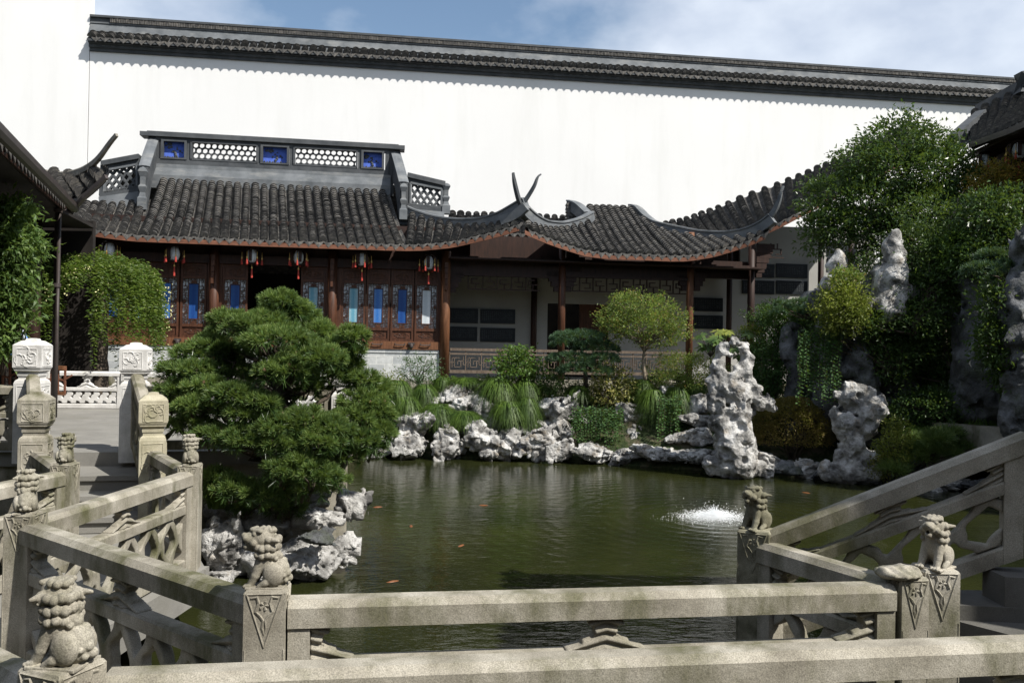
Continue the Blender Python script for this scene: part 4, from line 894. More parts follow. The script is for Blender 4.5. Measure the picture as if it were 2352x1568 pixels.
# ------------------------------------------------------------------ balustrade panels
def strut_mesh(half=0):
    def fn(g):
        x, y, z = g[...,0], g[...,1], g[...,2]; t_ = z/.16
        w_ = .045+.14*np.clip(1-t_,0,1)**3+.075*np.clip(t_,0,1)**5+.010*np.sin(t_*26)
        f = np.abs(x)-w_; hole = .014-np.sqrt((np.abs(x)-.062)**2+(z-.085)**2); f = np.maximum(f, hole)
        dep = .034+.010*np.sin(t_*22+np.abs(x)*40)
        f = np.maximum(f, np.abs(y)-dep)
        if half: f = np.maximum(f, -x*half)
        return np.maximum(f, np.maximum(-z-.003, z-.163))
    return surfnet(fn, (-.25,-.055,-.012), (.25,.055,.172), .0075)
_strut = strut_mesh(); _strutR = strut_mesh(1); _strutL = strut_mesh(-1)
def wavy_mesh(W, H, kind, h=.0095):
    c = .15; n = max(1, round(W/c)); c = W/n
    def fn(g):
        x, y, z = g[...,0], g[...,1], g[...,2]; f = np.full(x.shape, 1.0)
        if kind == 'wave':
            for k in range(-1, n+2):
                s_ = 1 if k % 2 else -1; t_ = z/H
                xc = k*c+s_*c*.36*np.sin(2*math.pi*(t_-.25)*1.0)+.008*np.sin(t_*17)
                f = np.minimum(f, np.abs(x-xc)*.82-(.020+.010*np.abs(np.sin(t_*9.4))))
        else:
            f = np.minimum(f, .5)
            for k in range(n+1):
                for (dx, dz, r_) in ((0,.2,.05),(.05,.5,.055),(-.05,.75,.045),(.07,.85,.03),(-.06,.35,.04)):
                    f = smin(f, np.sqrt((x-k*c-dx)**2+(z-dz*H)**2)-r_, .02)
        return np.maximum(f, np.abs(y)-.03)
    V, F = surfnet(fn, (0,-.045,0), (W,.045,H), h); V[:,0] = np.clip(V[:,0],0,W); V[:,2] = np.clip(V[:,2],-.004,H+.004); return V, F
_wc = {}
def balustrade(p, q, zp, zq, label, mat=None, kind='wave', H=.80, gap=(.11,.255,.33,.70), wd=.13, struts=1, group='carved stone balustrade spans', e0=.07, e1=.07, seed=0):
    """p, q: xy of the post centres; zp, zq: height of the rail top at each"""
    mat = mat or M['stone']; p = np.array(p[:2], float); q = np.array(q[:2], float); d = q-p; L0 = np.linalg.norm(d); d /= L0; n_ = np.array([-d[1], d[0]])
    def P(s, y, h_): 
        return np.array([p[0]+d[0]*s+n_[0]*y, p[1]+d[1]*s+n_[1]*y, zp+(zq-zp)*s/L0-h_])
    a, b = e0, L0-e1; t_ = thing('stone_balustrade', label, 'balustrade', P(L0/2, 0, H)); t_['group'] = group
    def bar(mb, s0, s1, h0, h1, w_, ch=0):
        w2 = w_/2; pr = [(-w2,h1),(w2,h1),(w2,h0+ch),(w2-ch,h0),(-w2+ch,h0),(-w2,h0+ch)] if ch else [(-w2,h1),(w2,h1),(w2,h0),(-w2,h0)]
        k = len(pr); ss = np.linspace(s0, s1, 2); V = [P(s, y, h_) for s in ss for y, h_ in pr]
        return mb.add(V, [tuple(range(k-1,-1,-1)), tuple(range(k,2*k))]+[(i,(i+1) % k,k+(i+1) % k,k+i) for i in range(k)])
    mb = MB(); bar(mb, a, b, 0, gap[0], wd, .028); mb.build('top_rail', mat, t_)
    for s0, s1 in ((a+.001, a+.09), (b-.09, b-.001)):
        mb = MB(); bar(mb, s0, s1, gap[0], H, wd-.02); mb.build('stile', mat, t_)
    a2, b2 = a+.09, b-.09
    mb = MB(); bar(mb, a2, b2, gap[1], gap[2], wd-.035, .012); mb.build('middle_rail', mat, t_)
    mb = MB(); bar(mb, a2, b2, gap[3], H, wd-.03, .01); mb.build('bottom_rail', mat, t_)
    hs = (gap[1]-gap[0])/.16
    def warp(V, s_c): return np.array([P(s_c+v[0], v[1], gap[1]-v[2]*hs) for v in V])
    for k in range(struts):
        mb = MB(); sc_ = a2+(b2-a2)*(k+1)/(struts+1); mb.add(warp(_strut[0], sc_), _strut[1]); mb.build('cloud_strut', mat, t_, True)
    mb = MB(); mb.add(warp(_strutR[0], a2), _strutR[1]); mb.build('cloud_strut', mat, t_, True)
    mb = MB(); mb.add(warp(_strutL[0], b2), _strutL[1]); mb.build('cloud_strut', mat, t_, True)
    W_, H_ = b2-a2, gap[3]-gap[2]; V, F = wavy_mesh(W_, H_, kind)
    mb = MB(); mb.add(np.array([P(a2+v[0], v[1], gap[3]-v[2]) for v in V]), F); mb.build('openwork_panel', mat, t_, True)
    return t_
RT = 1.392                                    # height of the bridge rail tops
A_ = at(615, 1343, 3.47); B_ = at(2083, 1308, 3.88); C_ = at(145, 1520, 2.54); D_ = at(2148, 1300, 3.93)
P2 = at(60, 1174, 4.85); P3 = at(150, 1062, 6.8); P4 = at(437, 1064, 6.9); P5 = at(1737, 1213, 4.73)
C2 = np.array([-3.05, 3.75, 0]); P3b = np.array([-3.98, 4.9, 0]); D2 = C_+ (at(2300,1455,3.2)-C_)*2.0; D2 = np.array([3.6, 3.42, 0])
PT = np.array([2.72, 4.28, 0])
balustrade(A_, B_, RT, RT, 'long lit front rail between the two foreground lion posts', e0=.09, e1=.09)
nr = balustrade((C_[0]+.02, 2.655), (3.6, 3.37), RT+.004, RT+.004, 'nearest rail running across the whole bottom edge, mossy face', e0=.06, struts=2)
balustrade(P2, A_, RT, RT, 'rail with shaded face slanting down from the left lion post to the foreground lion', struts=1)
balustrade(P2, P4, RT, RT, 'sunlit rail slanting away between the two left bridge lion posts', struts=1)
balustrade(C2, C_, RT, RT, 'short rail end entering at the bottom left corner')
balustrade(P3, P3b, RT, RT, 'rail behind the left lion leading off the left edge')
balustrade(P4, NL2, RT, RT, 'short rail between the farther right lion post and the buff newel', struts=0)
balustrade(P3, NL1, RT, RT, 'short rail between the far left lion post and the grey newel', struts=0)
balustrade(P5, B_, RT, RT, 'rail with shaded face slanting from the curly lion post down to the fluted cap post')
balustrade(P5, PT, RT+.02, 2.10, 'stair handrail rising to the right edge in shade', struts=1, H=.64, gap=(.11,.21,.28,.55))
gt = 'balustrades round the terrace'
balustrade(NL1, N1, 1.62, 2.12, 'sloping stair balustrade on the left of the steps', group=gt, struts=0, e0=.1, e1=.12)
balustrade(NL2, N2, 1.62, 2.14, 'sloping stair balustrade on the right of the steps', group=gt, struts=0, e0=.1, e1=.12, mat=M['stone'])
balustrade(N2, N3, 1.95, 1.95, 'terrace edge balustrade behind the pine', group=gt, H=.72, struts=3, e0=.13, e1=.12, gap=(.1,.24,.31,.62))
balustrade(NF1, NF2, 1.89, 1.89, 'pale balustrade across the back of the terrace between the white newels', group=gt, H=.68, struts=1, e0=.1, e1=.1, kind='curl', gap=(.08,.3,.36,.60), mat=M['stone_pale'])
balustrade((-7.2,9.05), N1, 1.95, 1.95, 'terrace balustrade at the left picture edge beside the white newel', group=gt, H=.72, e1=.13, gap=(.1,.3,.36,.62), kind='curl')
balustrade(NF2, (-3.45, 15.9), 1.89, 1.89, 'far terrace balustrade seen through the pine branches', group=gt, H=.68, struts=3, mat=M['stone_pale'], gap=(.08,.25,.32,.58))

# ------------------------------------------------------------------ bridge decks
def outset(pts, z0, z1, name, label=None):
    mb = MB(); mb.prism(pts, z0, z1); o = mb.build(name, M['paving']); return structure(o)
def xy(p): return (float(p[0]), float(p[1]))
dk = lambda p, dx, dy: (float(p[0])+dx, float(p[1])+dy)
outset([dk(C_,-.12,-.15), dk(D2,.1,-.15), dk(D2,.1,.6), dk(D_,.15,.15), dk(B_,-.05,.15), dk(A_,.1,.14), dk(A_,-.05,.1)], .33, .585, 'bridge_deck')
outset([dk(C2,-.2,-.2), dk(C_,-.14,-.14), dk(A_,.02,.12), dk(P2,.12,.08)], .325, .58, 'bridge_deck')
outset([dk(P3b,-.2,-.2), dk(C2,-.1,-.1), dk(P2,.14,-.05), dk(P4,.14,.1), dk(P3,-.14,.1)], .33, .576, 'bridge_deck')
outset([dk(P3,-.15,-.12), dk(P4,.15,0), (NL2[0]+.18,NL2[1]+.3), (NL1[0]-.2,NL1[1]+.3)], .32, .572, 'bridge_deck')
outset([dk(B_,.0,-.12), (3.0,3.6), (3.4,4.6), dk(P5,0,.15), dk(P5,-.12,-.05)], .32, .578, 'bridge_deck')
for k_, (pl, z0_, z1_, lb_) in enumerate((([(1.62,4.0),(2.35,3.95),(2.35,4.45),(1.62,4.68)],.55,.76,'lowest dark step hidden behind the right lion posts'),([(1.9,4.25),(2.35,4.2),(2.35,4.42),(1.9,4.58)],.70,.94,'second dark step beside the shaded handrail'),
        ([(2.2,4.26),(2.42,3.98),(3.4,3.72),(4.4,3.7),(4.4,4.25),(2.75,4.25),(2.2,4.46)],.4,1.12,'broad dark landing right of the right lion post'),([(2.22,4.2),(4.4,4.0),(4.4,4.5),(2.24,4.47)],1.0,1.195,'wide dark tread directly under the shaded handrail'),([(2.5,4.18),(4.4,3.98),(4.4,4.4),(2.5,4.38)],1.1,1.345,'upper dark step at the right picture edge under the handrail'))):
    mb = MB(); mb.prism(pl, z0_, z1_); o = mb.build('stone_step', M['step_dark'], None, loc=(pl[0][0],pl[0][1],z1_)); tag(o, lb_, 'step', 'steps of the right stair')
for i_, (x_, y_) in enumerate(((-.5,3.1),(1.5,3.4),(-2.2,3.7),(-3.2,5.4),(-3.6,7.2))):
    mb = MB(); mb.lathe([(.16,-.9),(.16,.33)], (x_,y_,0), sq=True, rz=.2*i_); structure(mb.build('bridge_pier', M['stone']))

# ------------------------------------------------------------------ lion posts
def lion_mesh(yaw=0.0, tilt=0.0, h=.0125, seed=1):
    cy, sy = math.cos(yaw), math.sin(yaw); rs = np.random.RandomState(seed)
    def hd(x, y, z):      # head frame: turned about the neck
        x0, z0 = x-.06, z-.62; xt = x0*math.cos(tilt)-z0*math.sin(tilt); zt = x0*math.sin(tilt)+z0*math.cos(tilt)
        return (.06+xt*cy-y*sy, xt*sy+y*cy, .62+zt)
    def fn(g):
        f = sd_ell(g, (-.15,0,.25), (.21,.17,.25)); f = smin(f, sd_ell(g, (.03,0,.44), (.17,.18,.27)), .08)
        f = smin(f, sd_cap(g, (.03,0,.5), (.06,0,.7), .15, .16), .06)
        for s_ in (-1, 1):
            f = smin(f, sd_cap(g, (.10,.12*s_,.42), (.17,.14*s_,.20), .085, .07), .04)
            f = smin(f, sd_cap(g, (.17,.14*s_,.20), (.24,.145*s_,.06), .07, .058), .02)
            for t_ in (-.045, 0, .045): f = smin(f, sd_cap(g, (.25,.145*s_+t_,.045), (.335,.145*s_+t_*1.2,.03), .034, .028), .012)
            f = smin(f, sd_ell(g, (-.13,.17*s_,.22), (.17,.085,.19)), .025)
            f = smin(f, sd_cap(g, (-.02,.2*s_,.1), (.08,.2*s_,.04), .06, .045), .02)
        hp_ = np.array(hd(.13,0,.80)); f = smin(f, np.linalg.norm((g-hp_)/np.array([1.05,1.0,.90]), axis=-1)-.195, .05)
        for (c, r_, k) in (((.30,0,.765),.125,.03),((.40,.05,.785),.055,.02),((.40,-.05,.785),.055,.02),((.42,0,.82),.05,.02),((.28,.13,.72),.06,.02),((.28,-.13,.72),.06,.02)):
            f = smin(f, np.linalg.norm(g-np.array(hd(*c)), axis=-1)-r_, k)
        f = smin(f, sd_cap(g, hd(.13,0,.62), hd(.36,0,.64), .085, .06), .02)     # jaw
        m0, m1 = np.array(hd(.25,0,.695)), np.array(hd(.48,0,.69)); gap = sd_cap(g, m0, m1, .022, .040); f = np.maximum(f, -gap)
        for s_ in (-1, 1):
            f = smin(f, np.linalg.norm(g-np.array(hd(.275,.095*s_,.865)), axis=-1)-.045, .008)
            f = smin(f, sd_cap(g, hd(.31,.03*s_,.915), hd(.20,.17*s_,.925), .036, .034), .015)
            f = smin(f, sd_cap(g, hd(.06,.17*s_,.80), hd(-.08,.31*s_,.81), .058, .024), .015)
            f = smin(f, sd_cap(g, hd(.08,.16*s_,.76), hd(-.04,.235*s_,.74), .035, .02), .01)
        for lv, (z, rad, n_, rr) in enumerate(((.80,.185,9,.064),(.67,.195,10,.066),(.545,.195,10,.060))):
            for k in range(n_):
                a = math.pi*((.46+1.08*k/(n_-1)) if lv == 0 else (.32+1.36*k/(n_-1))); c0 = (.03+rad*math.cos(a)*(.95), rad*math.sin(a), z-(.02 if k % 2 else 0))
                c0 = np.array(hd(*c0)) if lv == 0 else np.array(c0)
                dd = np.linalg.norm(g-c0, axis=-1); f = smin(f, dd-rr+.006*np.sin(dd*170+np.arctan2(g[...,2]-c0[2], g[...,1]-c0[1]+g[...,0]-c0[0])), .010)
        for k in range(6):
            c0 = np.array([-.12-.075*k+.006*k*k, .03*math.sin(2.2*k), .60-.092*k]); dd = np.linalg.norm(g-c0, axis=-1); f = smin(f, dd-.060+.006*np.sin(dd*170), .012)
            for s_ in (-1, 1):
                c1 = c0+np.array([.03, s_*.09, -.03]); dd = np.linalg.norm(g-c1, axis=-1); f = smin(f, dd-.042+.004*np.sin(dd*170), .01)
        for k in range(7):        # brow curls on the crown
            a = k*math.pi*2/7; c0 = np.array(hd(.05+.10*math.cos(a), .10*math.sin(a), .935)); f = smin(f, np.linalg.norm(g-c0, axis=-1)-.05, .012)
        f = np.minimum(f, np.maximum(np.abs(g[...,2]-.005)-.022, np.maximum(np.abs(g[...,0])-.31, np.abs(g[...,1])-.25)))
        return f+.006*(fbm(g*28, 2)-.5)
    return surfnet(fn, (-.46,-.40,-.03), (.54,.40,1.04), h)
_lions = {}
def lion_post(p, label, shaft_rz, lion_rz, yaw, tilt=0, seed=1, w_=.165, z0=.36, ztop=1.452, mat=None, h=.0125, sc_=.25, cushion=False):
    mat = mat or M['stone']; t_ = thing('lion_post' if not cushion else 'carved_post', label, 'lion post' if not cushion else 'stone post', (p[0],p[1],z0), local=True, rz=shaft_rz); t_['group'] = 'carved posts of the zigzag bridge'
    H = ztop-z0; w2 = w_/2; mb = MB()
    mb.lathe([(w2,0),(w2,H-.012),(w2-.006,H-.002),(w2-.02,H)], sq=True); mb.build('shaft', mat, t_)
    for face in range(4):
        c, s = math.cos(face*math.pi/2), math.sin(face*math.pi/2); mb = MB()
        tr = lambda x, z, d=.0: (c*x+s*(w2+d), s*x-c*(w2+d), H+z)
        hw = w2*.86
        mb.tube([tr(-hw,-.014), tr(hw,-.014)], .004, 4); mb.tube([tr(-hw,-.014), tr(0,-.23)], .005, 4); mb.tube([tr(hw,-.014), tr(0,-.23)], .005, 4)
        for k in range(5):
            a = 2*math.pi*k/5; mb.tube([tr(0,-.06), tr(.018*math.cos(a),-.06+.018*math.sin(a))], [.003,.007], 5)
        for s_ in (-1, 1):
            mb.tube([tr(s_*x, z) for x, z in ((.055,-.03),(.03,-.025),(.022,-.05),(.034,-.085),(.018,-.10),(.004,-.12),(.008,-.15),(0,-.18))], [.004,.007,.007,.007,.006,.006,.005,.003], 5)
            mb.tube([tr(s_*w2*.93, -.24), tr(s_*w2*.93, -H+.1)], .003, 4)
        mb.build('carved_pendant', mat, t_)
    if cushion:
        def fn(g):
            f = sd_ell(g, (0,0,-.004), (.105,.095,.024)); f = smin(f, sd_cap(g, (-.075,-.01,.006), (.02,-.02,.010), .022, .026), .02); f = smin(f, sd_cap(g, (.03,.02,.008), (.085,-.01,.006), .022, .016), .02)
            return f+.0028*np.sin(g[...,0]*150+g[...,1]*60)+.005*(fbm(g*45,3)-.45)
        V, F = surfnet(fn, (-.14,-.13,-.05), (.14,.13,.07), .004); V[:,2] += H+.012; V[:,0] -= .045
        MB().add(V, F).build('leaf_cap', mat, t_, True); return t_
    key = (round(yaw,2), round(tilt,2), h)
    if key not in _lions: _lions[key] = lion_mesh(yaw, tilt, h, seed)
    V, F = _lions[key]; a = lion_rz-shaft_rz; V = V*sc_; V2 = np.stack([V[:,0]*math.cos(a)-V[:,1]*math.sin(a), V[:,0]*math.sin(a)+V[:,1]*math.cos(a), V[:,2]+H-.002], 1)
    MB().add(V2, F).build('lion', mat, t_, True); return t_
ab = math.atan2(B_[1]-A_[1], B_[0]-A_[0])
lion_post(A_, 'crouching stone lion facing left on the foreground post, rocks behind it', ab, R(180), .45, .12, h=.0105, ztop=A_[2])
lion_post(C_, 'nearest stone lion seen from behind at the bottom left corner', R(-22), R(172), -.8, 0, h=.0095, w_=.17, ztop=C_[2], sc_=.262)
lion_post(P2, 'stone lion on the left bridge corner, backed by the sunlit rail', R(2), R(112), .35, 0, ztop=P2[2])
lion_post(P3, 'small distant stone lion left of the steps', R(4), R(100), -.3, 0, ztop=P3[2])
lion_post(P4, 'small distant stone lion right of the steps, pine behind it', R(10), R(115), .35, 0, ztop=P4[2])
M['stone_moss'] = surf('dark_weathered_granite', [(.3,(.09,.085,.055)),(.5,(.16,.15,.105)),(.7,(.27,.255,.19))], 7, 6, .9, .4, 60, .006, (5,.5,.7,(.06,.06,.035),None), .3, coords='W')
lion_post(P5, 'dark weathered stone lion beside the fountain at the foot of the stair rail', R(-28), R(212), .1, .12, h=.0105, w_=.172, ztop=P5[2], mat=M['stone_moss'])
lion_post(B_, 'post with a flat carved leaf cap at the right end of the front rail', ab, 0, 0, w_=.135, ztop=B_[2]-.02, cushion=True)
lion_post(D_, 'stone lion with flared ear on the right foreground post', R(-3), R(216), .15, .05, h=.0105, w_=.158, ztop=D_[2])
mb = MB(); mb.lathe([(.11,0),(.11,1.75)], (0,0,0), sq=True); t_ = thing('stone_newel', 'plain dark post cut by the right picture edge at the top of the shaded handrail', 'newel post', (PT[0]+.12,PT[1]-.03,.5), local=True); mb.build('shaft', M['stone'], t_)
# ================================================================== banks
def yw(X):                                     # pond's back shoreline
    return np.interp(X, [-9,-3.6,-2,1,3.6,5.2,6.6,7.6,8.6,9.2], [18.6,18.4,18.3,18.1,17.1,16.7,16.3,16.0,15.7,15.5])
def ground_h(X, Y):
    b = np.clip((Y-yw(X))*.75-.1, -.9, 1.3)
    r_ = np.clip((X-(9.2+.0*Y))*.9-.2, -.9, 1.5)
    l_ = np.where((X < -8.8), .9, -.9); f = np.where(Y < -5, .5, -.9)
    return np.maximum(np.maximum(b, r_), np.maximum(l_, f))
gx = np.r_[np.linspace(-60,-9,12)[:-1], np.linspace(-9,12,85), np.linspace(12,70,12)[1:]]; gy = np.r_[np.linspace(-20,-5,5)[:-1], np.linspace(-5,21,95), np.linspace(21,80,12)[1:]]
GX, GY = np.meshgrid(gx, gy, indexing='ij'); GZ = ground_h(GX, GY); GP = np.stack([GX,GY,GX*0],-1)
GZ = GZ+np.where(GZ > -.8, .18*(fbm(GP*1.3,4)-.5), 0); nx_, ny_ = GX.shape
V = np.stack([GX,GY,GZ],-1).reshape(-1,3); ii, jj = np.meshgrid(np.arange(nx_-1), np.arange(ny_-1), indexing='ij'); a_ = (ii*ny_+jj).ravel()
structure(MB().add(V, np.stack([a_,a_+ny_,a_+ny_+1,a_+1],1)).build('bank_ground', M['groundcover'], None, True))

# ================================================================== rocks
def rock(c, r_, seed, mat='rock', amp=.35, freq=1.0, h=None, name='boulder', tilt=0, boxy=.5, pits=.0):
    c = np.asarray(c, float); r_ = np.asarray(r_, float); rm = float(np.min(r_)); h = h or max(.02, rm/17); off = seed*7.13; rsp = np.random.RandomState(seed+900); PL = []
    for _ in range(15):
        pn = rsp.randn(3); pn /= np.linalg.norm(pn); PL.append((pn, rsp.uniform(.68,.98)))
    ct, st = math.cos(tilt), math.sin(tilt)
    def fn(g):
        q = g.copy(); q[...,0] = g[...,0]*ct+g[...,2]*st; q[...,2] = -g[...,0]*st+g[...,2]*ct
        a = q/r_; a = a+.22*np.stack([vnoise(a*1.3+off)-.5, vnoise(a*1.3+off+4)-.5, vnoise(a*1.3+off+8)-.5], -1); e = np.full(a.shape[:3], -9.0)
        for pn, pd in PL: e = np.maximum(e, a@pn-pd)
        f = e*rm
        n0 = fbm(q/rm*.9*freq+off, 3)-.45; n1_ = np.clip(fbm(q/rm*1.6*freq+off+9, 3, True)-.56, 0, 1); n2_ = fbm(q/rm*5*freq+off, 3)-.45
        f = f-amp*rm*n0*.9+amp*rm*2.6*n1_-amp*rm*.28*n2_
        if pits: f = np.maximum(f, pits*rm-np.abs(vnoise(q/rm*2.2+off)-.5)*rm*1.6-.10*rm) if False else f+pits*rm*np.clip(vnoise(q/rm*2.6+off)-.62, 0, 1)*4
        return f
    ex = r_*1.35+.05
    V, F = surfnet(fn, -ex, ex, h); o = MB().add(V+c, F).build(name, M[mat], None, True, loc=c); return o
def prock(px, py, rx, ry, Y, seed, label, grp, mat='rock', dr=.8, **k):
    k_ = Y/FPX; c = at(px, py, Y); o = rock(c, (rx*k_*1.0, max(rx,ry)*.75*k_*dr+.05, ry*k_*1.0), seed, mat, **k); tag(o, label, 'rock', grp); return o
G1 = 'rocks along the far pond bank'
bank = [(950,975,43,27,18.6,'jagged white crag standing on the leftmost bank block'),(950,1025,41,33,18.2,'tall wedge shaped block at the left end of the far bank'),
 (1030,1020,44,29,18.3,'flat topped low boulder right of the wedge block'),(1105,1003,42,36,18.2,'big rounded dark stained boulder below the middle grass'),
 (1124,1041,22,17,18.0,'small rock at the waterline under the big stained boulder'),(1180,1028,38,29,18.1,'brownish squarish boulder left of the smooth grey one'),
 (1242,1022,34,36,18.0,'smooth grey humped boulder with a hollow at the waterline'),(1295,1034,26,22,18.0,'white flat rock right of the smooth humped boulder'),
 (1362,1040,50,20,17.9,'long low rock in front of the left ivy curtain'),(1440,1043,42,16,17.8,'low broken rock below the middle boulders'),
 (1515,1042,46,20,17.5,'bluish flat topped rock in front of the cave'),(1605,1046,58,18,17.2,'long dark streaked slab left of the tall scholar stone'),
 (1600,1003,44,24,17.8,'pitted cream rock above the streaked slab'),(1758,1053,36,16,16.6,'flat dark rock right of the tall scholar stone'),
 (1035,914,44,30,19.3,'tan boulder highest at the left of the planting'),(1082,898,44,24,19.5,'white peaked rock below the corner column'),
 (1100,942,54,42,19.0,'large white sloping rock between grass clumps'),(1287,936,56,36,19.0,'layered pale boulder right of the big grass clump'),
 (1245,978,28,18,18.8,'pale rock under the layered boulder'),(1290,990,25,27,18.7,'upright cracked rock beside the left ivy curtain'),
 (1190,990,48,14,18.7,'flat ledge under the hanging grass clump'),(976,956,18,25,19.0,'narrow brown rock between two grass clumps'),
 (1463,958,32,31,18.9,'brown round boulder between the ivy curtains'),(1478,916,12,15,19.3,'small white stone perched behind the brown boulder'),
 (1455,1001,24,29,18.5,'knobbly white rock beside the cave mouth'),(1608,928,17,28,18.3,'white pointed stone left of the tall scholar stone'),
 (1600,963,34,16,18.1,'low white stone under the pointed one'),(880,1022,34,26,18.5,'dark shaded rock half hidden by the pine edge'),(860,1046,30,10,18.2,'low flat stone at the waterline beside the pine'),
 (1420,985,26,30,19.0,'shaded rock behind the left ivy curtain'),(1345,970,40,40,19.2,'rock mass under the left ivy curtain'),(1540,962,34,48,19.0,'rock mass under the right ivy curtain')]
for i_, (x, y, rx, ry, Y, lb_) in enumerate(bank): prock(x, y, rx*1.13, ry*1.13, Y, i_+1, lb_, G1, boxy=.3+.6*((i_*37) % 10)/10, tilt=.25*math.sin(i_*2.3), amp=.32+.12*((i_*13) % 7)/7)
G2 = 'rocks of the pine islet'
for i_, (x, y, rx, ry, Y, lb_) in enumerate([(512,1252,58,84,8.7,'tall craggy white rock beside the left bridge rail'),(612,1205,66,34,9.1,'pale rock shelf under the pine'),
 (690,1285,84,46,8.8,'large pale boulder behind the foreground lion'),(774,1268,34,44,9.0,'cream boulder at the right end of the islet'),(733,1192,58,29,9.1,'broad cream top rock of the islet'),
 (808,1163,48,34,9.3,'white boulder jutting over the water at the islet tip'),(729,1236,46,14,8.5,'flat dark slab lying on the islet boulders'),(505,1328,52,18,8.4,'low flat rock at the foot of the islet'),
 (597,1290,60,50,8.8,'grey rock hidden behind the foreground lion'),(700,1150,60,24,9.7,'shaded rock under the right pine branches'),(560,1170,70,40,9.6,'dark rock at the pine foot')]):
    prock(x, y, rx, ry, Y, i_+50, lb_, G2, amp=.42, h=.02, boxy=.6, tilt=.2*math.sin(i_*3.1), mat='rock' if i_ != 6 else 'rock_dark')
G3 = 'rocks at the foot of the right rockery'
for i_, (x, y, rx, ry, Y, lb_) in enumerate([(1850,1075,42,26,16.4,'low rock between the round bush and the second scholar stone'),(1810,1080,40,14,16.4,'flat shaded rock under the round bush'),
 (1985,1085,50,30,15.9,'dark rock at the right foot of the second scholar stone'),(2060,1105,46,14,15.8,'low shaded shore rock under the shore pine'),
 (2190,1108,44,20,15.3,'pale shore rock seen under the stair handrail'),(2135,1118,34,14,15.2,'small shore rock left of the pale one under the handrail'),(1900,1090,30,14,16.2,'small dark rock at the waterline left of the second scholar stone'),
 (2280,1120,60,22,15.0,'shore rock at the right under the handrail'),(2090,1070,50,24,16.2,'rock behind the shore pine'),(1700,1065,46,20,16.6,'pale base rock of the tall scholar stone')]):
    prock(x, y, rx, ry, Y, i_+80, lb_, G3, amp=.4, mat='rock' if i_ in (0,4,5,9) else 'rock_dark')

def worley(p):
    i = np.floor(p).astype(np.int64); best = np.full(p.shape[:-1], 9.0)
    for dx in (-1,0,1):
        for dy in (-1,0,1):
            for dz in (-1,0,1):
                c = i+np.array([dx,dy,dz]); hsh = (c[...,0]*73856093 ^ c[...,1]*19349663 ^ c[...,2]*83492791)
                q = c+np.stack([_T[hsh & 4095], _T[(hsh*7+11) & 4095], _T[(hsh*13+5) & 4095]], -1); best = np.minimum(best, ((p-q)**2).sum(-1))
    return np.sqrt(best)
def scholar(name, label, Y, caps, holes, seed, h, amp=.055, mat='rock', grp=None, base=None, pit=.05):
    k = Y/FPX; c0 = at(caps[0][0][0], caps[0][0][1], Y); segs = []
    for (p, q) in caps:
        segs.append((at(p[0], p[1], Y)-c0+np.array([0,p[3] if len(p) > 3 else 0,0]), at(q[0], q[1], Y)-c0+np.array([0,q[3] if len(q) > 3 else 0,0]), p[2]*k, q[2]*k))
    hs = [(at(x, y, Y)-c0, r_*k) for x, y, r_ in holes]
    P = np.array([s[0] for s in segs]+[s[1] for s in segs]); rmax = max(s[2] for s in segs)+.15
    def fn(g):
        f = np.full(g.shape[:3], 9.0)
        wq = g+.10*np.stack([fbm(g*2.3+seed,2)-.4, fbm(g*2.3+seed+5,2)-.4, fbm(g*2.3+seed+11,2)-.4],-1)
        for a, b, ra, rb in segs: f = smin(f, sd_cap(wq, a, b, ra*1.08, rb*1.08), .035)
        for c, r_ in hs: f = np.maximum(f, r_-np.sqrt((wq[...,0]-c[0])**2+(wq[...,2]-c[2])**2))
        n1_ = fbm(g*3.0+seed, 3)-.45; n2 = fbm(g*8+seed, 3, True)-.5
        f = f-amp*3.0*n1_+amp*1.3*n2+amp*.9*np.clip(fbm(g*np.array([4,4,1.6])+seed+31,3,True)-.55,0,1)*3
        f = np.maximum(f, -(f+1)) if False else f
        near = np.abs(f) < .25; W1 = np.full(f.shape, 1.0); W1[near] = worley(wq[near]/.27+seed); mk = vnoise(g*2.2+seed+3)
        f = f+np.clip((.44+.45*(mk-.5))-W1, 0, 1)*pit*7
        near = np.abs(f) < .2; W2 = np.full(f.shape, 1.0); W2[near] = worley(g[near]/.11+seed+7); f = f+np.clip(.42-W2, 0, 1)*pit*1.6
        return f
    V, F = surfnet(fn, P.min(0)-rmax, P.max(0)+rmax, h)
    o = MB().add(V+c0, F).build(name, M[mat], None, True, loc=c0); tag(o, label, 'rock', grp); return o
scholar('scholar_stone', 'tall twisted white scholar stone with a pierced head rising from the pond edge', 16.3,
 [((1690,1060,48),(1685,1000,44)),((1685,1000,44),(1655,975,30)),((1685,1000,42),(1700,955,34)),((1700,955,34),(1652,925,26)),((1652,925,26),(1640,880,22)),((1640,880,22),(1662,862,20)),
  ((1700,955,34),(1700,905,30)),((1700,905,32),(1672,890,30)),((1700,905,26),(1745,918,22)),((1745,918,24),(1776,938,13)),((1735,900,22),(1715,870,16)),
  ((1672,890,30),(1688,862,22)),((1688,862,24),(1705,852,18)),((1705,852,18),(1715,825,15)),((1715,825,15),(1708,800,14)),((1708,800,16),(1680,786,14)),((1680,786,14),(1657,800,11)),((1657,800,12),(1645,830,13)),((1645,830,13),(1650,870,18)),((1660,812,12),(1680,815,9)),
  ((1640,1070,26),(1740,1070,22))], [(1665,930,7),(1672,845,9)], 3.3, .024)
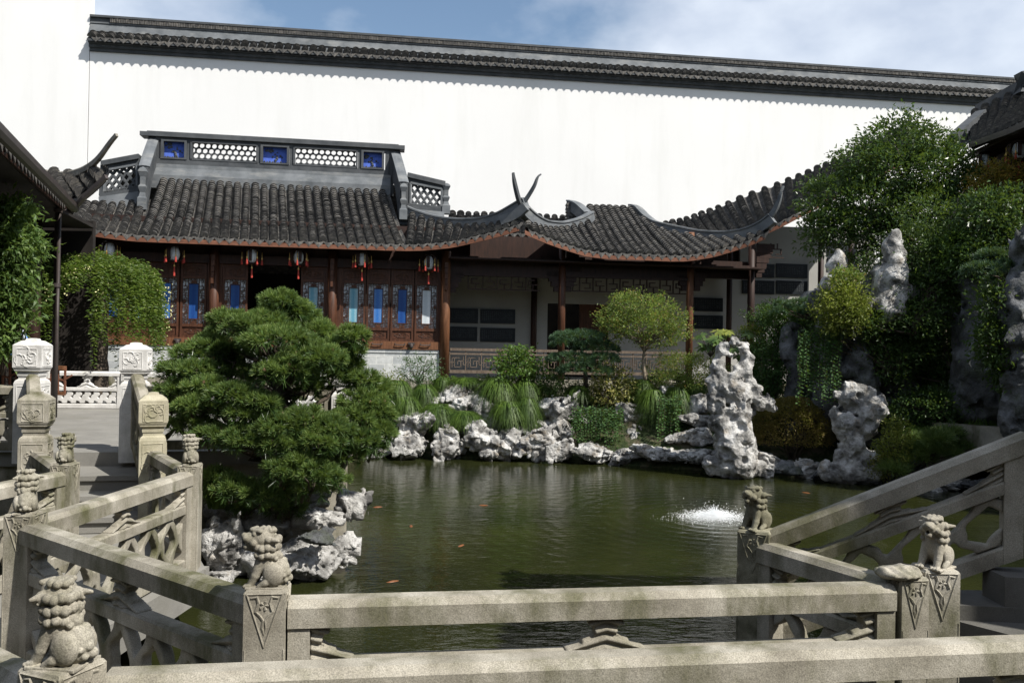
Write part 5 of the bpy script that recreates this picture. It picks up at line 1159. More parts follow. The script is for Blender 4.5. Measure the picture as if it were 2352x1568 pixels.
scholar('scholar_stone', 'second scholar stone with a broad anvil shaped head, right of the round bush', 15.8,
 [((1945,1080,34),(1955,1020,28)),((1955,1020,28),(1945,970,26)),((1945,970,28),(1915,945,16)),((1915,945,14),(1902,950,10)),((1945,970,30),(1985,975,24)),((1985,975,30),(2010,940,26)),((2010,940,32),(2018,915,18)),
  ((1985,950,30),(1950,915,26)),((1950,915,28),(1922,905,14)),((1950,915,24),(1950,885,16)),((1950,885,18),(1942,876,10)),((1950,890,18),(1995,905,22)),((1900,1085,24),(2000,1085,30)),((1960,1040,26),(2000,1060,24))], [(1932,940,5)], 9.1, .024)
# rockery mass
G4 = 'crags of the shaded right rockery'
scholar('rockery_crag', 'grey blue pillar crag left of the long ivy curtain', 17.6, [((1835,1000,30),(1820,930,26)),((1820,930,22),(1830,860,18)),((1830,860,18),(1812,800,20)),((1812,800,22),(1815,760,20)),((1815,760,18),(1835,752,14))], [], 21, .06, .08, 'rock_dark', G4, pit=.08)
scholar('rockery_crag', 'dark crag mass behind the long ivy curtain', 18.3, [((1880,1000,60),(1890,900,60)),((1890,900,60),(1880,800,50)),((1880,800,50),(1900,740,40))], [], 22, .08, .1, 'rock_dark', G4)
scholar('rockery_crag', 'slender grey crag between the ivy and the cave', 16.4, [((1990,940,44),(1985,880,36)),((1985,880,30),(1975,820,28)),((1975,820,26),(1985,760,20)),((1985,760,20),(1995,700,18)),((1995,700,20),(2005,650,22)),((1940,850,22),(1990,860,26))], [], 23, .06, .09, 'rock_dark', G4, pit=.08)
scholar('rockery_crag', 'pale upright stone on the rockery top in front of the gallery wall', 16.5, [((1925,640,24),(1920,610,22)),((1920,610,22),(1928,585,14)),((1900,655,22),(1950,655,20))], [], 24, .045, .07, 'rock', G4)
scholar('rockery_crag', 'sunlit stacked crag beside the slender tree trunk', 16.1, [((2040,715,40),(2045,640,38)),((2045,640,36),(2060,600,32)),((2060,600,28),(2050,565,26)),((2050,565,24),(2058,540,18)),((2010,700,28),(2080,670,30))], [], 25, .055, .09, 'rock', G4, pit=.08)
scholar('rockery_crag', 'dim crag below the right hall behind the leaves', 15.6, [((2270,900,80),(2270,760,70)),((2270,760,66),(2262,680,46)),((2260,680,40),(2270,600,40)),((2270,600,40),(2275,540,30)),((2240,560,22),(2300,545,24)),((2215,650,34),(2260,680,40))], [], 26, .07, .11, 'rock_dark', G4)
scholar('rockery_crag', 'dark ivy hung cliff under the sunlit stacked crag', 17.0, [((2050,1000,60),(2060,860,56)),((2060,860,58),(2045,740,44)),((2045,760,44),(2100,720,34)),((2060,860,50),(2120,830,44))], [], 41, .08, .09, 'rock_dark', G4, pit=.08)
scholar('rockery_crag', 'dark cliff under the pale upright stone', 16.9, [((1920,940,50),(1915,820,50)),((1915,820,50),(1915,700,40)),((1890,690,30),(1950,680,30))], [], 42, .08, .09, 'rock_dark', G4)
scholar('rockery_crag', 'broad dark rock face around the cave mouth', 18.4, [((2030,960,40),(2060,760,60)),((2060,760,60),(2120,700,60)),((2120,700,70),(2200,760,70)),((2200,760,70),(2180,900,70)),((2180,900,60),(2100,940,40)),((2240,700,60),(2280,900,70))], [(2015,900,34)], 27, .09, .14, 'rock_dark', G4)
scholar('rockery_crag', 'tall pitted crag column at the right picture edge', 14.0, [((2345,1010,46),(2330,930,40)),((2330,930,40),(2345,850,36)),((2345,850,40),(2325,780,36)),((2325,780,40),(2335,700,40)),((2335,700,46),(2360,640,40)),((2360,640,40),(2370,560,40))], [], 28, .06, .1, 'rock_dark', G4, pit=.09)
scholar('rockery_crag', 'rounded ledge of rock under the pale upright stone', 18.1, [((1880,690,36),(1950,680,32)),((1950,680,32),(2000,690,30)),((1880,700,40),(1860,760,40))], [], 29, .07, .1, 'rock_dark', G4)
mb = MB(); V = []
hill = rock((10.4,19.4,.6), (2.9,1.8,3.4), 33, 'rock_dark', .3, 1.6, .13, 'rockery_hill'); tag(hill, 'dark rocky hill mass carrying the right trees and crags', 'rockery', G4)
hill = rock((10.9,14.3,1.2), (1.7,4.6,3.9), 34, 'rock_dark', .25, 1.6, .15, 'rockery_hill'); tag(hill, 'rock mass added under the right hall, mostly out of view, to shade the rockery', 'rockery', G4)  # added rock mass, placed to shade the rockery crags
mb = MB(); p0, p1 = at(2150,975,15.9), at(2335,990,14.6); mb.beam(p0-np.array([0,0,.35]), p1-np.array([0,0,.35]), .25, .8); o = mb.build('planter_wall', M['stone'], None, loc=(p0+p1)/2); tag(o, 'low grey retaining wall in shade beyond the handrail', 'wall')

# ================================================================== foliage tools
def rand_rot(n, rs, up=.0):
    v = rs.randn(n,3); v[:,2] = v[:,2]*.7+up; v /= np.linalg.norm(v,axis=1)[:,None]; a = rs.randn(n,3); u_ = np.cross(v,a); u_ /= np.linalg.norm(u_,axis=1)[:,None]
    return u_, v, np.cross(u_, v)
def leaves(C, size, rs, asp=.45, up=.6, shape='diamond', dirs=None, fold=.15):
    """C (n,3) leaf bases; returns V, F (two triangles as folded quad per leaf)"""
    n = len(C); u_, nn, w_ = rand_rot(n, rs, up)
    if dirs is not None:
        u_ = dirs/np.linalg.norm(dirs,axis=1)[:,None]; a = nn; w_ = np.cross(a, u_); w_ /= np.linalg.norm(w_,axis=1)[:,None]; nn = np.cross(u_, w_)
    s = (size*(.7+.6*rs.rand(n)))[:,None]
    base = C; tip = C+u_*s; l_ = C+u_*s*.45+w_*s*asp*.5+nn*s*fold; r2 = C+u_*s*.45-w_*s*asp*.5+nn*s*fold
    V = np.stack([base, r2, tip, l_],1).reshape(-1,3); i = np.arange(n)[:,None]*4
    return V, i+np.array([[0,1,2,3]])
def blob_points(blobs, n, rs, shell=.55):
    w_ = np.array([b[3]*b[4]*b[5] for b in blobs]); k = rs.choice(len(blobs), n, p=w_/w_.sum()); B = np.array(blobs)[k]
    v = rs.randn(n,3); v /= np.linalg.norm(v,axis=1)[:,None]; r_ = (shell+(1-shell)*rs.rand(n))**.7*(1+.10*rs.randn(n))
    return B[:,:3]+v*r_[:,None]*B[:,3:6], v
def clumps(blobs, nc, per, rad, rs, shell=.6):      # leaf clumps: clusters inside the crown
    C, v = blob_points(blobs, nc, rs, shell); P = np.repeat(C, per, 0)+rs.randn(nc*per,3)*rad*np.array([1,1,.7]); return P, np.repeat(v, per, 0)
def pxblobs(L_, Y, dep=1.0):
    out = []
    for q in L_:
        x, y, rx, ry = q[:4]; y_ = Y+(q[4] if len(q) > 4 else 0); k = y_/FPX; c = at(x, y, y_); out.append((c[0],c[1],c[2],rx*k,rx*k*dep,ry*k))
    return out
def limbs(mb, base, tips, r0, rs, bend=.12, n=6):
    for t_ in tips:
        base = np.asarray(base, float); t_ = np.asarray(t_, float); L_ = np.linalg.norm(t_-base); P = [base+(t_-base)*(i/n)+np.array([rs.randn(),rs.randn(),.5*rs.randn()+.8*math.sin(math.pi*i/n)])*bend*L_*.3*(0 < i < n) for i in range(n+1)]
        mb.tube(P, [r0*(1-.8*i/n) for i in range(n+1)], 6)
def plant(name, label, cat, base, blobs, leafm, nc, per, lsize, crad, seed, trunk=None, asp=.45, up=.6, barkm='bark', grp=None, shell=.6, droop=0, ntw=14, tr=.03, partname='crown', trunk_pts=None, fold=.15):
    rs = np.random.RandomState(seed); t_ = thing(name, label, cat, base, group=grp)
    P, v = clumps(blobs, nc, per, crad, rs, shell); d = v+rs.randn(*v.shape)*.8; d[:,2] -= droop
    V, F = leaves(P, np.full(len(P), lsize), rs, asp, up, dirs=d, fold=fold); MB().add(V, F).build(partname, M[leafm], t_)
    mb = MB(); base = np.asarray(base, float); idx = rs.choice(len(blobs), ntw)
    B = np.array(blobs); tips = B[idx,:3]+rs.randn(ntw,3)*B[idx,3:6]*.45
    if trunk_pts is not None:
        tp = curve(trunk_pts, 14); mb.tube(tp, np.linspace(tr, tr*.6, 14), 8); fork = tp[-1]
        starts = [tp[-1-(k % 5)] for k in range(ntw)]
        for s_, t2 in zip(starts, tips): limbs(mb, s_, [t2], tr*.45, rs)
    else: limbs(mb, base, tips, tr, rs)
    mb.build('trunk', M[barkm], t_, True)
    return t_
def tuft_points(C, D, n, L_, rs, w_=.0035, spread=.9):
    """needle tufts: C centres (m,3), D directions; n needles per tuft"""
    m_ = len(C); Cn = np.repeat(C, n, 0); Dn = np.repeat(D, n, 0); v = Dn+rs.randn(m_*n,3)*spread*.75; v /= np.linalg.norm(v,axis=1)[:,None]
    s = (L_*(.75+.5*rs.rand(m_*n)))[:,None]; sd = np.cross(v, rs.randn(m_*n,3)); sd /= np.linalg.norm(sd,axis=1)[:,None]
    V = np.stack([Cn-sd*w_, Cn+sd*w_, Cn+v*s+sd*w_*.4, Cn+v*s-sd*w_*.4],1).reshape(-1,3); i = np.arange(m_*n)[:,None]*4; return V, i+np.array([[0,1,2,3]])
def grass(base, R_, H_, n, rs, wd=.008, flop=1.1):
    a = rs.rand(n)*2*math.pi; ro = R_*.3*rs.rand(n); L_ = H_*(.45+.75*rs.rand(n)); out = R_*(.3+1.0*rs.rand(n)); tw = rs.randn(n)*.35; V = []; S = 5
    c, s = np.cos(a), np.sin(a); rows = []
    for k in range(S+1):
        t_ = k/S; rad = ro+out*t_**1.4; c, s = np.cos(a+tw*t_), np.sin(a+tw*t_); z = L_*((1.15*t_-2.0*t_**2.0) if flop > 1.2 else (1.9*t_-1.35*flop*t_**2.2)); p = np.stack([base[0]+c*rad, base[1]+s*rad, base[2]+z],1); wv_ = wd*(1-.85*t_)
        rows.append(p-np.stack([-s,c,0*s],1)*wv_); rows.append(p+np.stack([-s,c,0*s],1)*wv_)
    V = np.stack(rows,1).reshape(-1,3); i = np.arange(n)[:,None]*(2*S+2); F = np.concatenate([i+np.array([[2*k,2*k+1,2*k+3,2*k+2]]) for k in range(S)]); return V, F

# ================================================================== the big pine on the islet
rs = np.random.RandomState(21); YP = 9.1
pads = [(660,715,70,30,.3),(610,745,70,32,.0),(700,745,52,32,.4),(560,752,50,26,-.2),(520,735,48,22,.2),(505,775,52,26,.5),(640,780,90,30,-.4),(740,770,40,34,.2),(820,770,34,24,0),(790,800,50,30,.1),
 (480,800,62,28,.2),(420,815,40,18,.1),(440,850,60,22,-.1),(395,850,40,22,.0),(560,815,80,30,.5),(720,820,80,36,-.4),(660,850,70,26,-.5),(800,835,46,24,.3),(760,855,60,24,.2),
 (400,895,54,24,-.1),(470,890,60,24,-.3),(385,930,40,22,.1),(450,930,60,26,-.4),(530,905,60,26,-.5),(600,925,40,22,-.6),(560,950,50,24,-.5),(430,975,56,24,-.3),(490,1000,60,24,-.5),(560,1005,60,26,-.6),
 (640,980,64,28,-.6),(700,960,60,26,-.5),(760,985,60,28,-.5),(840,920,56,28,.1),(870,950,50,28,.1),(820,960,60,28,-.1),(880,990,40,26,0),(860,1025,34,20,0),(820,1005,56,26,-.2),(730,1010,60,24,-.6),(790,1045,50,22,-.2),
 (880,895,36,24,.4),(640,1015,60,22,-.6),(490,1095,34,20,-.4),(530,1115,50,22,-.5),(590,1125,60,22,-.5),(650,1075,44,22,-.7),(690,1060,36,20,-.7),(730,1085,52,24,-.7),(700,1115,70,26,-.5),(640,1130,60,22,-.4),(770,1100,34,20,-.5),(660,1160,50,14,-.2),(560,1150,50,16,-.2)]
pt = thing('pine_tree', 'large cloud pruned pine on the rocky islet filling the left middle', 'pine tree', at(640,1175,YP))
Cs = []; Ds = []
pads = [(640+(x-640)*.955, y, rx*.93, ry, dy) for x, y, rx, ry, dy in pads+[(520,850,50,26,.3),(600,862,60,26,.3),(470,862,40,20,.1),(700,885,60,26,.2),(640,690,46,22,.1),(840,870,40,24,.2)]]
for x, y, rx, ry, dy in pads:
    Y = YP+dy; k = Y/FPX; c = at(x, y, Y); ry = ry*1.15; n = int(rx*ry/27)+8
    u1 = rs.randn(n,3); u1 /= np.linalg.norm(u1,axis=1)[:,None]; u1[:,2] = np.abs(u1[:,2])*.95-.28; q = u1*np.array([rx*k*1.02, rx*k*.85, ry*k*1.05])*(.65+.4*rs.rand(n))[:,None]
    Cs.append(c+q); dd = u1*np.array([1,1,1.0])+np.array([0,0,.55]); Ds.append(dd/np.linalg.norm(dd,axis=1)[:,None])
Cs = np.concatenate(Cs); Ds = np.concatenate(Ds); print('pine tufts', len(Cs))
V, F = tuft_points(Cs, Ds, 54, .074, rs, .0040, .70); MB().add(V, F).build('needles', M['leaf_pine'], pt)
sel = rs.rand(len(Cs)) < .5; V, F = tuft_points(Cs[sel]-np.array([0,0,.07]), -Ds[sel]*.3+rs.randn(sel.sum(),3)*.4, 22, .09, rs, .0032, .9); MB().add(V, F).build('inner_needles', M['leaf_dark'], pt)
mb = MB(); tb = [at(655,1185,YP), at(650,1110,YP-.05), at(668,1040,YP+.05), at(655,960,YP), at(640,880,YP+.1), at(645,800,YP+.1), at(640,750,YP+.1)]; tb = curve(tb, 24); mb.tube(tb, np.linspace(.11,.04,24), 10)
for x, y, rx, ry, dy in pads:
    c = at(x, y+ry*.55, YP+dy); hgt = c[2]-.25-abs(c[0]-tb[0][0])*.22; j = int(np.argmin(np.abs(tb[:,2]-hgt))); limbs(mb, tb[j], [c], .034, rs, .22, 8)
for k in range(260):
    j = rs.randint(len(Cs)); p = Cs[j]; mb.tube([p-Ds[j]*.02, p-Ds[j]*.10-np.array([0,0,.03]), p-Ds[j]*.16-np.array([.02,0,.09])], [.006,.009,.011], 5)
mb.build('trunk', M['bark'], pt, True)
mb = MB()
for k in range(90):
    j = rs.randint(len(Cs)); p = Cs[j]+Ds[j]*.015+rs.randn(3)*.01; mb.lathe([(.004,-.022),(.018,-.01),(.02,.004),(.012,.02),(.003,.028)], p, 7)
mb.build('cones', surf('pine_cone', [(.3,(.05,.03,.015)),(.7,(.14,.08,.045))], 60, 3, .8, .3, 90, .003, coords='W'), pt)

# ================================================================== other trees and shrubs
# weeping locust
Y = 16.2; rs = np.random.RandomState(5); lt_ = thing('weeping_tree', 'weeping umbrella shaped tree with cream blossom in front of the left door panels', 'tree', at(232,900,Y))
cc = at(222,700,Y); kx = Y/FPX; C = []; D = []; Fl = []
for s_ in range(600):
    a = rs.rand()*2*math.pi; rr = (rs.rand()**.5); x0 = math.cos(a)*rr; y0 = math.sin(a)*rr; top = at(222,582,Y)[2]-rr**2.2*.42+.05*rs.randn()
    ln = (.25+1.25*rr**1.3*(.45+.75*rs.rand()))*(1.0 if rr > .7 else .55); 
    if rs.rand() < .12: ln *= 1.25
    if y0 < .1 and abs(x0-.05) < .22 and rr > .3: ln = min(ln, .5)
    if rr > .35: ln *= .35+1.25*vnoise(np.array([x0*6.0, y0*6.0, 1.5]))
    n = int(ln/.036); p = np.array([cc[0]+x0*138*kx, cc[1]+y0*110*kx, top]); out = np.array([x0,y0,0])
    for j in range(n):
        t_ = j/max(n,1); q = p+out*(.16*math.sqrt(t_))+np.array([.03*math.sin(j*.6+s_),.03*math.cos(j*.5+s_),-t_*ln]); 
        for w2 in (-1, 1): C.append(q+rs.randn(3)*.016); D.append((w2*(.9+.3*rs.rand()), rs.randn()*.6, -.35))
    if rs.rand() < .13*(1+math.sin(a*5)+math.sin(a*3+1)):
        for j in range(14): Fl.append(p+out*.22+np.array([.05*rs.randn(),.05*rs.randn(),-ln*(.1+.5*rs.rand())-.02*j]))
V, F = leaves(np.array(C), np.full(len(C),.07), rs, .42, .8, dirs=np.array(D)); MB().add(V, F).build('crown', M['leaf_locust'], lt_)
V, F = leaves(np.array(Fl), np.full(len(Fl),.03), rs, .9, .5); MB().add(V, F).build('blossom', surf('cream_blossom', [(.3,(.5,.48,.22)),(.7,(.68,.66,.36))], 9, 2, .7, 0, coords='W'), lt_)
mb = MB(); mb.tube(curve([at(232,905,Y)-np.array([0,0,.1]), at(228,840,Y), at(232,760,Y), at(229,700,Y), at(226,640,Y)],16), np.linspace(.17,.10,16)+.012*np.sin(np.arange(16)*2.1), 12)
for k in range(16):
    a = k*2*math.pi/16; mb.tube(curve([at(228,690,Y), at(226,640,Y)+np.array([math.cos(a)*.3,math.sin(a)*.3,.1]), cc+np.array([math.cos(a)*.95,math.sin(a)*.8,.62])],8), np.linspace(.05,.015,8), 6)
mb.build('trunk', M['bark'], lt_, True)
# foreground left foliage
Y = 11.3; plant('climbing_wisteria', 'bright green wisteria foliage hanging at the left picture edge', 'climbing plant', at(5,860,Y), pxblobs([(20,500,42,45),(25,560,50,50),(0,640,50,70),(20,700,40,50),(0,760,36,60),(72,690,14,36),(75,735,10,28)],Y,.8), 'leaf_wisteria', 420, 26, .11, .10, 31, asp=.28, droop=.5, shell=.5, tr=.02, ntw=10)
# gallery front plants
YB = 19.3
def shrub(px, top, bot, rx, Y, label, leafm, seed, n=160, per=12, ls=.055, cr=.06, cat='shrub', name='garden_shrub', asp=.45, **k):
    cy_ = (top+bot)/2; ry = (bot-top)/2; b_ = at(px, bot, Y); rs_ = np.random.RandomState(seed+500)
    rx *= 1.12; ry *= 1.12; bl__ = [(px, cy_, rx*.72, ry*.8)]+[(px+rx*.55*math.cos(a), cy_+ry*.55*math.sin(a), rx*(.38+.15*rs_.rand()), ry*(.36+.15*rs_.rand()), .15*rs_.randn()) for a in np.linspace(0,5.4,6)]
    return plant(name, label, cat, b_, pxblobs(bl__, Y, .8), leafm, n, per, ls, cr, seed, asp=asp, ntw=10, tr=.014, grp='shrubs of the far bank', **k)
shrub(960,812,882,52,19.2,'feathery blue green shrub against the brick base of the hall','leaf_blue',41, 170, 12, .055, .06, asp=.3)
shrub(888,858,900,38,19.0,'low yellow leaved shrub just right of the pine','leaf_yellow',42, 90, 12, .05)
shrub(850,862,895,26,19.2,'small yellow shrub half behind the pine','leaf_yellow',43, 60, 12, .05)
shrub(1190,798,882,54,19.1,'glossy camellia bush in front of the fretwork railing','leaf_mid',44, 190, 10, .085, .07, asp=.55)
shrub(1262,848,908,42,19.2,'dense dark green shrub right of the camellia','leaf_dark',45, 150, 12, .06)
shrub(1404,836,934,55,18.9,'variegated yellow green shrub above the left ivy curtain','leaf_croton',46, 200, 11, .07, .07, asp=.5)
shrub(1575,806,896,92,19.0,'feathery lime green maple spreading low before the gallery','leaf_maple',47, 420, 14, .05, .06, asp=.35)
shrub(1640,860,930,50,18.9,'dark fine leaved shrub beside the tall scholar stone','leaf_mid',48, 120, 12, .05)
shrub(1730,740,820,34,18.6,'yellow green rounded shrub behind the scholar stone','leaf_yellow',49, 150, 12, .06)
shrub(1500,905,960,40,19.0,'green undergrowth shrub above the right ivy curtain','leaf_mid',50, 120, 12, .05)
shrub(1935,645,765,62,15.9,'sunlit lime shrub on the rockery edge over the long ivy','leaf_yellow',51, 330, 13, .07, .08)
shrub(1945,618,652,34,16.0,'orange tinged small maple on the rockery top','leaf_maple',52, 90, 12, .06)
shrub(2058,960,1080,38,15.3,'yellow olive shrub right of the second scholar stone','leaf_yellow',53, 200, 12, .055, .06)
shrub(2020,1050,1100,30,15.6,'small olive shrub at the water below the yellow one','leaf_croton',54, 90, 12, .05)
shrub(2110,930,1000,70,17.0,'dark shaded bush below the cave','leaf_dark',55, 240, 12, .07)
shrub(2260,830,960,60,16.2,'dark shaded bush before the right crags','leaf_dark',56, 260, 12, .08)
shrub(1790,690,760,70,18.3,'dark clipped bush on the rockery left of the lime shrub','leaf_dark',57, 260, 12, .06)
shrub(1760,790,900,50,18.2,'dark ivy covered bank behind the tall scholar stone','leaf_ivy',58, 300, 12, .06)
# clipped round bush
rs = np.random.RandomState(60); Y = 17.1; c = at(1822,985,Y); k = Y/FPX; rb = thing('clipped_bush', 'domed bronze green clipped bush between the two scholar stones', 'shrub', at(1822,1045,Y))
n = 15000; v = rs.randn(n,3); v /= np.linalg.norm(v,axis=1)[:,None]; v[:,2] = np.where(v[:,2] < -.45, -v[:,2], v[:,2]); bump_ = 1+.10*(vnoise(v*5+3)-.5)+.06*(vnoise(v*14)-.5); P = c+v*bump_[:,None]*np.array([95*k,80*k,72*k])*(.90+.12*rs.rand(n))[:,None]
V, F = leaves(P, np.full(n,.05), rs, .5, .2, dirs=v+rs.randn(n,3)*.7); MB().add(V, F).build('crown', M['leaf_round'], rb)
mb = MB(); limbs(mb, at(1822,1060,Y), [c+v[i]*np.array([60*k,50*k,50*k]) for i in range(16)], .03, rs); mb.build('trunk', M['bark'], rb, True)
# dwarf pines
def dwarf(label, pads_, Y, base, seed, mat='leaf_bluepine', L_=.07, dens=30, nn=36):
    rs = np.random.RandomState(seed); t_ = thing('dwarf_pine', label, 'pine tree', at(*base, Y)); Cs = []; Ds = []
    for x, y, rx, ry in pads_:
        k = Y/FPX; c = at(x, y, Y+.2*rs.randn()); n = int(rx*ry/dens)+6; u1 = rs.randn(n,3); u1 /= np.linalg.norm(u1,axis=1)[:,None]; u1[:,2] = np.abs(u1[:,2])*.9-.25
        Cs.append(c+u1*np.array([rx*k,rx*k*.8,ry*k])); d = u1+np.array([0,0,.6]); Ds.append(d/np.linalg.norm(d,axis=1)[:,None])
    Cs = np.concatenate(Cs); Ds = np.concatenate(Ds); V, F = tuft_points(Cs, Ds, nn, L_, rs, .0045, .8); MB().add(V, F).build('needles', M[mat], t_)
    mb = MB(); b_ = at(*base, Y); top = at(pads_[0][0], pads_[0][1]+10, Y); mb.tube(curve([b_, (b_+top)/2+np.array([.08,0,0]), top],10), np.linspace(.06,.025,10), 8)
    limbs(mb, (b_*.5+top*.5), [at(x, y+ry*.5, Y) for x, y, rx, ry in pads_], .025, rs); mb.build('trunk', M['bark'], t_, True)
dwarf('dark bluish dwarf pine in front of the gallery between camellia and maple', [(1330,775,60,18),(1300,790,34,16),(1370,800,48,22),(1310,825,50,18),(1385,825,34,18),(1345,850,60,18)], 19.0, (1345,890), 61, dens=11, L_=.10)
dwarf('dwarf pine leaning left on the rockery edge under the gallery', [(1840,700,30,12),(1810,715,36,12),(1860,715,34,12),(1795,700,16,8),(1870,690,24,10)], 17.4, (1890,760), 62, dens=12, L_=.09)
dwarf('long needled green shore pine beside the stair handrail', [(2150,1010,24,18),(2180,1000,24,18),(2130,1035,34,18),(2100,1050,34,16),(2205,1035,24,14),(2160,1045,34,16),(2060,1080,30,16),(2110,1020,26,16)], 15.2, (2110,1100), 63, 'leaf_pine', .17, 22, 46)
dwarf('dark pine branch reaching in at the right edge under the orange maple', [(2290,590,44,18),(2330,610,34,18),(2260,620,40,16),(2310,640,40,16)], 14.6, (2345,700), 64, 'leaf_bluepine', .1, 16)
# round maple tree
Y = 18.7; plant('maple_tree', 'round headed light green maple in front of the gallery doorway', 'tree', at(1480,868,Y), pxblobs([(1475,705,78,34),(1420,725,50,24),(1535,728,46,30),(1475,745,90,30),(1400,750,40,18),(1560,760,36,24),(1510,775,60,20),(1440,775,40,14),(1470,690,50,22)],Y,.75), 'leaf_maple', 620, 15, .06, .075, 71, asp=.42, tr=.045, ntw=30, barkm='bark_pale', trunk_pts=[at(1482,872,Y), at(1476,830,Y), at(1482,800,Y), at(1478,780,Y)])
# right trees
Y = 18.2; plant('osmanthus_tree', 'big dense dark green evergreen tree rising before the right end of the white wall', 'tree', at(2090,720,Y), pxblobs([(2080,300,60,40),(2060,330,90,50),(2120,330,70,50),(1985,370,80,45),(2060,400,120,55),(2150,400,90,60),(1930,430,60,40),(1900,460,60,50),(2000,470,110,55),(1885,540,50,45),(1870,480,40,40),(1960,560,60,40),(2230,440,50,50),(2240,520,50,60),(2190,620,60,40),(2120,620,60,40),(2110,480,120,55),(1930,520,80,45),(2180,380,50,50),(2200,470,60,60),(2040,540,90,40),(1890,510,50,40),(2150,560,90,50)],Y,.9), 'leaf_dark', 1900, 17, .10, .11, 72, asp=.40, tr=.10, ntw=34, up=.9, trunk_pts=[at(2100,760,Y), at(2090,640,Y), at(2085,560,Y), at(2080,480,Y)])
Y = 16.4; plant('bamboo_like_tree', 'slender light green tree with thin forked stems in front of the right rockery', 'tree', at(2205,945,Y), pxblobs([(2150,500,90,40),(2200,540,80,50),(2090,560,60,40),(2140,600,110,60),(2060,660,70,50),(2200,650,80,60),(2120,700,110,60),(2060,740,70,50),(2180,760,60,50),(2110,790,70,50),(2230,480,50,40),(2240,560,60,60),(2260,640,50,50),(2180,840,50,30),(2020,600,40,40)],Y,.8), 'leaf_shade', 1300, 14, .085, .11, 73, asp=.28, tr=.055, ntw=44, barkm='bark_pale', up=.5, trunk_pts=[at(2208,950,Y), at(2190,880,Y), at(2165,800,Y), at(2170,740,Y), at(2160,660,Y), at(2150,560,Y)])
Y = 16.8; plant('autumn_maple', 'orange green maple at the right picture edge below the hall eave', 'tree', at(2365,640,Y), pxblobs([(2330,385,50,30),(2300,420,60,30),(2340,440,60,40),(2270,400,40,20),(2350,480,40,30),(2250,430,30,14)],Y,.8), 'leaf_orange', 330, 14, .07, .08, 74, asp=.38, tr=.03, ntw=18)
shrub(2215,515,620,56,15.6,'green leafy bush on the rockery between the slender tree and right hall','leaf_mid',75, 260, 12, .08)
# dense dark growth over the right rockery
def mass(label, pxb, Y, mat, nc, seed, ls=.09, cr=.11, base=None, name='rockery_bush', cat='shrub', asp=.42, droop=.2):
    return plant(name, label, cat, at(*(base or (pxb[0][0], pxb[0][1]+pxb[0][3])), Y), pxblobs(pxb, Y, .8), mat, nc, 15, ls, cr, seed, asp=asp, droop=droop, ntw=16, tr=.03, grp='shrubs on the right rockery')
mass('dense dark evergreen growth behind the sunlit stacked crag', [(2020,620,60,50),(2110,640,80,60),(2190,700,70,70),(1990,700,50,50)], 18.6, 'leaf_dark', 620, 401)
mass('sprays of small leaves in front of the stacked crag', [(2100,730,50,40),(2140,650,40,50),(2010,740,30,26),(2165,570,50,40)], 15.9, 'leaf_shade', 380, 408, .075)
mass('leafy sprays over the cliff below the stacked crag', [(2050,830,40,40),(2000,760,30,50),(2110,790,40,30),(1905,760,30,30)], 16.2, 'leaf_shade', 300, 409, .07)
mass('dark leafy mass below the right hall eave', [(2270,500,60,60),(2310,560,60,60),(2250,600,60,50),(2330,470,40,40)], 15.4, 'leaf_dark', 520, 402)
mass('shaded foliage hanging over the cave mouth', [(2060,800,60,50),(2110,850,70,50),(2170,800,60,60),(2040,740,40,50)], 16.8, 'leaf_shade', 560, 403)
mass('dark undergrowth at the foot of the right crags', [(2150,930,90,36),(2240,920,90,40),(2310,930,50,50),(2080,950,40,30)], 16.0, 'leaf_dark', 520, 404, .07)
mass('olive bush on the crag at the right picture edge', [(2300,780,50,60),(2330,850,36,50),(2290,700,40,40)], 14.2, 'leaf_shade', 360, 405)
mass('dark creeper mass left of the long ivy curtain', [(1780,830,40,90),(1760,920,40,40),(1800,740,50,40)], 17.9, 'leaf_ivy', 420, 406, .07)
mass('dark creeper mass between the long ivy and the slender crag', [(1950,800,36,90),(1945,880,30,50),(1905,740,50,30)], 17.6, 'leaf_ivy', 420, 407, .07)
for i_, (x, y, Y, r_, h_, lb_) in enumerate(((2180,905,16.2,.5,.5,'dark grass tuft at the slender tree foot'),(2100,985,15.9,.4,.4,'dark grass tuft behind the shore pine'),(2260,960,15.6,.5,.5,'dark grass tuft along the retaining wall'),(1930,700,17.0,.35,.5,'hanging grass below the lime shrub'))):
    rs = np.random.RandomState(260+i_); b_ = at(x, y, Y); V, F = grass(b_, r_, h_, 600, rs, .009, 1.3); o = MB().add(V, F).build('grass_clump', M['grass'], None, loc=b_); tag(o, lb_, 'grass', 'grass on the right rockery')
